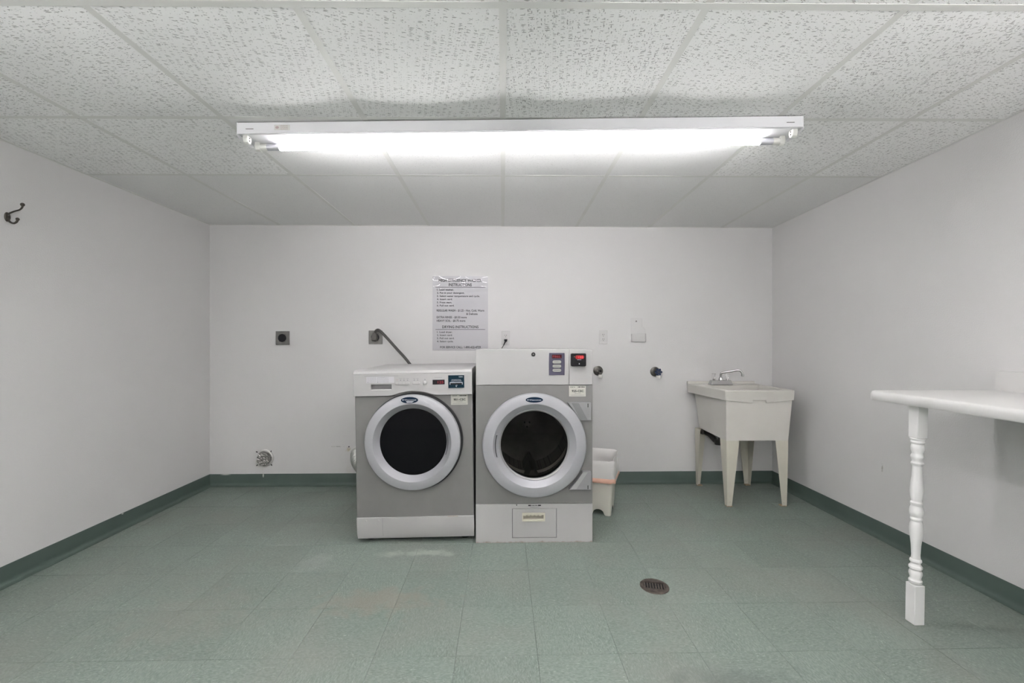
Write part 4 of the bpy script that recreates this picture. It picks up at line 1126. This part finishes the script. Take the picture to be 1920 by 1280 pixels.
# coat hook on the left wall
hk = thing('coat_hook', (XL, 2.155, 1.778), 'dark bronze double coat hook on the left wall', 'hook')
B().lathe([(0.0005, 0.006), (0.011, 0.0055), (0.0135, 0.003), (0.014, 0.0)], (0, 0, 0), 'X', 24).obj('back_plate', M_dark_bronze, hk, smooth=40)
hk.children[0].scale = (1, 0.95, 1.65)
for zz in (0.009, -0.010): B().cyl((0, 0, zz), 0.0035, 0.004, 0.0075, 'X', 10).obj('screw', M_steel_plate, hk)
b = B(); P1 = smooth_path([(0.002, 0.0, 0.012), (0.012, 0.002, 0.020), (0.030, 0.006, 0.030), (0.048, 0.010, 0.038), (0.058, 0.012, 0.050), (0.060, 0.012, 0.060)], 5)
b.tube(P1, [0.0045 - 0.001 * math.sin(PI * i / (len(P1) - 1)) for i in range(len(P1))], 10); b.ball((0.060, 0.012, 0.064), 0.0088, 12); b.obj('upper_prong', M_dark_bronze, hk, smooth=60)
b = B(); P2 = smooth_path([(0.003, 0, -0.006), (0.010, 0.002, -0.022), (0.024, 0.005, -0.029), (0.037, 0.007, -0.022), (0.041, 0.008, -0.010)], 5)
b.tube(P2, 0.0046, 10); b.ball((0.041, 0.008, -0.008), 0.0075, 12); b.obj('lower_prong', M_dark_bronze, hk, smooth=60)

# floor drain
fd = thing('floor_drain', (DRAIN[0], DRAIN[1], 0.0), 'round tarnished bronze floor drain grate in front of the sink', 'drain', (0, 0, R(-14)))
B().lathe([(0.068, 0.0), (0.067, 0.003), (0.063, 0.0042), (0.052, 0.0034), (0.050, 0.001)], (0, 0, 0), 'Z', 48).obj('rim', M_drain, fd, smooth=40)
B().lathe([(0.051, 0.0011), (0.0005, 0.0011)], (0, 0, 0), 'Z', 32).obj('drain_hole', M_dark, fd)
for k in range(-4, 4):
    x = (k + 0.5) * 0.0128
    hl = math.sqrt(0.0515 ** 2 - x * x)
    B().box(x - 0.0030, x + 0.0030, -hl, hl, 0.0013, 0.0040).obj('grate_bar', M_drain, fd, bevel=0.0008)
for sy in (1, -1):
    pts = [(0.0525 * math.cos(a), 0.0525 * math.sin(a)) for a in [R(28 + 124 * q / 12) for q in range(13)]]
    ring = [(x, sy * y, 0.0012) for x, y in pts] + [(pts[-1][0] * 1, sy * 0.030, 0.0012), (pts[0][0] * 1, sy * 0.030, 0.0012)]
    # segment of plate closing the grate ends
    B().loft([ring, [(x, y, 0.0039) for x, y, z in ring]]).obj('end_plate', M_drain, fd)

# ------------------------------------------------------------------ utility sink
sk = thing('utility_sink', (1.815, 3.32, 0), 'off-white plastic laundry sink on four tapering legs in the right back corner', 'sink')
ox, oy = 1.815, 3.32
def q4(pts, z): return [(x - ox, y - oy, z) for x, y in pts]
TOP = [(1.578, 3.052), (2.078, 3.052), (2.100, 3.598), (1.535, 3.598)]
def shrink(q, d):
    cxm = sum(p[0] for p in q) / 4; cym = sum(p[1] for p in q) / 4
    return [(p[0] + d * (1 if p[0] < cxm else -1), p[1] + d * (1 if p[1] < cym else -1)) for p in q]
in_t = [(1.618, 3.092), (2.040, 3.092), (2.050, 3.44), (1.590, 3.44)]
in_b = [(1.66, 3.13), (2.00, 3.13), (2.00, 3.42), (1.64, 3.42)]
body_t = [(1.586, 3.060), (2.068, 3.060), (2.060, 3.575), (1.585, 3.575)]
body_b = [(1.594, 3.072), (2.044, 3.072), (2.040, 3.560), (1.622, 3.560)]
b = B()
b.loft([q4(body_b, 0.470), q4(body_t, 0.79), q4(shrink(body_t, 0.002), 0.831), q4(in_t, 0.831), q4(in_b, 0.50)], True, True)
b.obj('tub', M_sink, sk, bevel=0.008, seg=3)
# rim with deep skirt, front skirt cut in a shallow vee with a raised notch
b = B()
b.loft([q4(shrink(TOP, 0.004), 0.8335), q4(shrink(TOP, 0.0), 0.829), q4(shrink(TOP, 0.004), 0.760), q4(shrink(TOP, 0.010), 0.760), q4(shrink(TOP, 0.012), 0.826), q4(in_t, 0.826), q4(in_t, 0.8335), q4(shrink(TOP, 0.004), 0.8335)], False, False)
b.obj('rim', M_sink, sk, bevel=0.003)
fr = [(1.584, 0.762), (1.700, 0.748), (1.776, 0.742), (1.778, 0.764), (1.872, 0.764), (1.874, 0.742), (1.95, 0.750), (2.070, 0.762), (2.074, 0.826), (1.580, 0.826)]
B().prism([(x - ox, z) for x, z in fr], 3.0545 - oy, 3.064 - oy).obj('front_skirt', M_sink, sk, bevel=0.002)
b = B(); b.loft([q4([(1.536, 3.575), (2.100, 3.575), (2.100, 3.606), (1.536, 3.606)], 0.83), q4([(1.536, 3.58), (2.100, 3.58), (2.100, 3.606), (1.536, 3.606)], 0.852)]); b.obj('back_ledge', M_sink, sk, bevel=0.005)
# pressed-steel legs: L-section, tapering downwards
def leg(cx, cy, dx, dy):
    """outer corner cx,cy; flanges run towards dx and dy"""
    b = B(); th = 0.003
    wt, wb = 0.093, 0.034
    lean = 0.012
    def sec(z, w, k):
        x0, y0 = cx + dx * lean * k, cy + dy * lean * k * 0.6
        P = [(x0, y0), (x0 + dx * w, y0), (x0 + dx * w, y0 + dy * th), (x0 + dx * th, y0 + dy * th), (x0 + dx * th, y0 + dy * w), (x0, y0 + dy * w)]
        return [(x - ox, y - oy, z) for x, y in P]
    b.loft([sec(0.006, wb, 0.6), sec(0.472, wt, 0.0)])
    o = b.obj('leg', M_sink_leg, sk)
    fx, fy = cx + dx * lean * .6 - ox, cy + dy * lean * .36 - oy
    xs = sorted((fx, fx + dx * 0.040)); ys_ = sorted((fy, fy + dy * 0.034))
    B().box(xs[0], xs[1], ys_[0], ys_[1], 0.0, 0.006).obj('foot', M_rust, o, bevel=0.001)
    yb = fy - 0.002 if dy > 0 else fy + dy * th - 0.003
    b = B(); b.ball((fx + dx * 0.022, fy - 0.001 if dy > 0 else fy - dy * 0.0 - 0.004, 0.032), 0.006, 8, (1, 0.5, 1)); b.obj('bolt', M_sink_leg, o, smooth=50)
leg(1.5935, 3.0665, 1, 1); leg(2.0405, 3.0665, -1, 1); leg(1.588, 3.565, 1, -1); leg(2.040, 3.565, -1, -1)
# drain trap under the tub
b = B(); b.tube(rel(sk, smooth_path([(1.70, 3.33, 0.472), (1.70, 3.33, 0.44), (1.69, 3.36, 0.405), (1.69, 3.42, 0.395), (1.68, 3.47, 0.42), (1.68, 3.52, 0.43), (1.68, 3.60, 0.43)], 5)), 0.021, 14); b.cyl((1.70 - ox, 3.33 - oy, 0), 0.033, 0.425, 0.462, 'Z', 18); b.cyl((1.69 - ox, 3.37 - oy, 0), 0.03, 0.375, 0.415, 'Z', 16)
b.obj('drain_trap', mat('black_trap', (0.02, 0.02, 0.018), 0.4), sk, smooth=40)
b = B(); b.tube(rel(sk, [(1.625, 3.50, 0.472), (1.625, 3.50, 0.44), (1.63, 3.585, 0.435)]), 0.014, 12); b.obj('supply_stub', M_dull_metal, sk, smooth=40)
# faucet
fc = B().loft([[(x - ox, y - oy, z) for x, y, z in P] for P in (
    [(1.660, 3.432, 0.8335), (1.840, 3.432, 0.8335), (1.840, 3.492, 0.8335), (1.660, 3.492, 0.8335)],
    [(1.663, 3.434, 0.845), (1.837, 3.434, 0.845), (1.837, 3.490, 0.845), (1.663, 3.490, 0.845)],
    [(1.672, 3.442, 0.872), (1.828, 3.442, 0.872), (1.828, 3.482, 0.872), (1.672, 3.482, 0.872)])]).obj('faucet', M_chrome, sk, bevel=0.004)
b = B(); b.lathe([(0.017, 0.871), (0.017, 0.880), (0.010, 0.895)], (1.752 - ox, 3.462 - oy, 0), 'Z', 18)
b.tube(rel(sk, smooth_path([(1.752, 3.462, 0.875), (1.752, 3.461, 0.915), (1.757, 3.457, 0.929), (1.775, 3.445, 0.936), (1.815, 3.415, 0.946), (1.850, 3.39, 0.955), (1.866, 3.378, 0.951), (1.875, 3.371, 0.936), (1.879, 3.368, 0.918)], 5)), 0.0085, 12)
b.lathe([(0.0115, 0.924), (0.0115, 0.910), (0.009, 0.908)], (1.879 - ox, 3.368 - oy, 0), 'Z', 14, False, True)
b.obj('spout', M_chrome, fc, smooth=50)
for x in (1.697, 1.805):
    b = B(); rings = []
    for z, r in ((0.878, 0.011), (0.888, 0.013), (0.905, 0.0175), (0.920, 0.0175), (0.924, 0.014)):
        rings.append([(x - ox + r * (1 + 0.10 * math.cos(8 * a)) * math.cos(a), 3.462 - oy + r * (1 + 0.10 * math.cos(8 * a)) * math.sin(a), z) for a in [2 * PI * k / 32 for k in range(32)]])
    b.loft(rings); b.obj('handle', M_acrylic, fc, smooth=35)
    B().cyl((x - ox, 3.462 - oy, 0), 0.009, 0.871, 0.882, 'Z', 14).obj('handle_stem', M_chrome, fc)

# ------------------------------------------------------------------ waste bin with bag
bn = thing('waste_bin', (0.7262, 2.916, 0), 'small off-white waste bin lined with a white bag, wedged beside the dryer', 'bin', (0, 0, R(-21)))
# local: front right bottom corner at origin, x to the left negative, y backwards
bw, bd, bh = 0.165, 0.19, 0.360
def ring_bin(z, e, r=0.02):
    return [(x, y, z) for x, y in rrect(-bw - e, e, -e, bd + e, r, 4)]
def side_ring(e, r, zf):
    """many points round the rounded rectangle; zf gives the height from the place along each side"""
    x0, x1, y0, y1 = -bw - e, e, -e, bd + e
    out = []
    for (ax, ay), (bx_, by_), (qx, qy), a0 in (((x0 + r, y0), (x1 - r, y0), (x1 - r, y0 + r), -90), ((x1, y0 + r), (x1, y1 - r), (x1 - r, y1 - r), 0), ((x1 - r, y1), (x0 + r, y1), (x0 + r, y1 - r), 90), ((x0, y1 - r), (x0, y0 + r), (x0 + r, y0 + r), 180)):
        for k in range(17):
            t = k / 16; x, y = ax + (bx_ - ax) * t, ay + (by_ - ay) * t
            out.append((x, y, zf(t)))
        for k in range(1, 4):
            a = R(a0 + 90 * k / 4); out.append((qx + r * math.cos(a), qy + r * math.sin(a), zf(1.0)))
    return out
def arch_z(t):
    d = abs(t - 0.5) / 0.34
    if d > 1: return 0.0
    return 0.040 * math.sqrt(1 - d ** 2) if d < 0.75 else 0.040 * 0.6614 * (1 - d) / 0.25
b = B()
def e_at(z): return 0.022 * z / bh
rings = [side_ring(e_at(z), 0.02, (lambda t: arch_z(t)) if z == 0 else (lambda t, z=z: z)) for z in (0.0, 0.05, 0.26, bh)]
rings += [side_ring(e_at(z) - 0.003, 0.018, lambda t, z=z: z) for z in (bh, 0.26, 0.052)]
b.loft(rings, False, True)
bo = b.obj('body', M_bin, bn, smooth=50)
# bag folded over the rim
rb = random.Random(11)
b = B(); rings = []
npt = len(ring_bin(0, 0))
def bag_ring(z, e, j, wz):
    out = []
    for k, p in enumerate(ring_bin(z, e, 0.025)):
        n_ = math.sin(k * 1.7 + z * 40) * j + rb.uniform(-j, j) * 0.4
        out.append((p[0] + (n_ if p[0] > -bw / 2 else -n_), p[1] + (n_ if p[1] > bd / 2 else -n_), z + wz * math.sin(k * 0.9) - (0.024 * (1 - p[1] / bd) if z > 0.3 else 0)))
    return out
rings = [bag_ring(0.245, 0.030, 0.003, 0.003), bag_ring(0.275, 0.029, 0.004, 0.0), bag_ring(0.32, 0.027, 0.003, 0), bag_ring(0.365, 0.026, 0.002, 0), bag_ring(0.393, 0.025, 0.002, 0.003), bag_ring(0.400, 0.020, 0.002, 0.003), bag_ring(0.393, 0.013, 0.002, 0.003), bag_ring(0.34, 0.008, 0.004, 0), bag_ring(0.25, 0.0, 0.006, 0), bag_ring(0.12, -0.008, 0.006, 0.004)]
b.loft(rings, False, True); b.obj('bag', M_bag, bn, smooth=60)
rings = [bag_ring(0.228, 0.031, 0.004, 0.003), bag_ring(0.238, 0.037, 0.003, 0.003), bag_ring(0.250, 0.037, 0.003, 0.003), bag_ring(0.258, 0.031, 0.003, 0.003)]
b = B(); b.loft(rings, False, False); b.obj('drawstring', M_orange, bn, smooth=60)

# ------------------------------------------------------------------ counter with turned leg
ct = thing('folding_counter', (1.68, 1.96, 0), 'white folding counter along the right wall on a turned spindle leg', 'counter')
cx_, cy_ = 1.68, 1.96
z0, z1 = 0.909, 0.952
x0, x1, ya, yb = 1.676, XR - 0.001, 0.25, 1.965
def ctop(e, z):
    pts = []
    r = 0.028
    for k in range(9):
        a = R(180 - 90 * k / 8); pts.append((x0 + r + (r - e) * math.cos(a), yb - r + (r - e) * math.sin(a)))
    pts += [(x1, yb - e), (x1, ya), (x0 + e, ya)]
    return [(x - cx_, y - cy_, z) for x, y in pts]
b = B(); b.loft([ctop(0.004, z0), ctop(0.0, z0 + 0.006), ctop(0.0, z1 - 0.016), ctop(0.002, z1 - 0.008), ctop(0.007, z1 - 0.002), ctop(0.014, z1)])
b.obj('worktop', M_counter, ct, smooth=40)
bs = rrect(0.25 - cy_, 1.936 - cy_, z1 + 0.0, 1.041, 0.014, 5)
bs = [p for p in bs if not p[1] < z1 - 1]
b = B(); b.loft([[(XR - 0.001 - cx_, y, z) for y, z in bs], [(XR - 0.017 - cx_, y, z) for y, z in bs], [(XR - 0.020 - cx_, y * 0.999, z - 0.001 if z > 1 else z) for y, z in bs]]); b.obj('backsplash', M_counter, ct, smooth=40)
# turned leg, square blocks top and bottom
px, py = 1.7215 - cx_, 1.7825 - cy_
hs = 0.0215
lg = B()
lg.lathe([(0.0005, 0.160), (0.0195, 0.164), (0.0225, 0.170), (0.0225, 0.178), (0.0180, 0.184), (0.0185, 0.190), (0.0225, 0.203), (0.0215, 0.214), (0.0170, 0.221), (0.0225, 0.228), (0.0225, 0.236), (0.0165, 0.244), (0.0160, 0.251), (0.0200, 0.256), (0.0200, 0.263), (0.0155, 0.268),
          (0.0145, 0.282), (0.0165, 0.325), (0.0215, 0.370), (0.0232, 0.392), (0.0210, 0.412), (0.0165, 0.425), (0.0198, 0.430), (0.0198, 0.437), (0.0180, 0.441), (0.0225, 0.452), (0.0240, 0.464), (0.0220, 0.478), (0.0175, 0.490), (0.0208, 0.495), (0.0208, 0.502), (0.0170, 0.507),
          (0.0205, 0.525), (0.0226, 0.550), (0.0210, 0.578), (0.0170, 0.615), (0.0155, 0.655), (0.0205, 0.661), (0.0213, 0.667), (0.0180, 0.673), (0.0180, 0.680), (0.0220, 0.688), (0.0226, 0.696), (0.0190, 0.703), (0.0180, 0.709), (0.0215, 0.720), (0.0225, 0.732), (0.0205, 0.742), (0.0185, 0.746), (0.0235, 0.751), (0.0235, 0.757), (0.0200, 0.761), (0.0255, 0.766), (0.0255, 0.772), (0.0005, 0.776)], (px, py, 0), 'Z', 32)
lg.box(px - hs, px + hs, py - hs, py + hs, 0.0, 0.162)
lg.box(px - hs, px + hs, py - hs, py + hs, 0.772, z0)
for v in lg.bm.verts: v.co.x += 0.016 * v.co.z / z0   # the post leans slightly towards the wall
lo = lg.obj('leg', M_post, ct, smooth=35, bevel=0.0025)
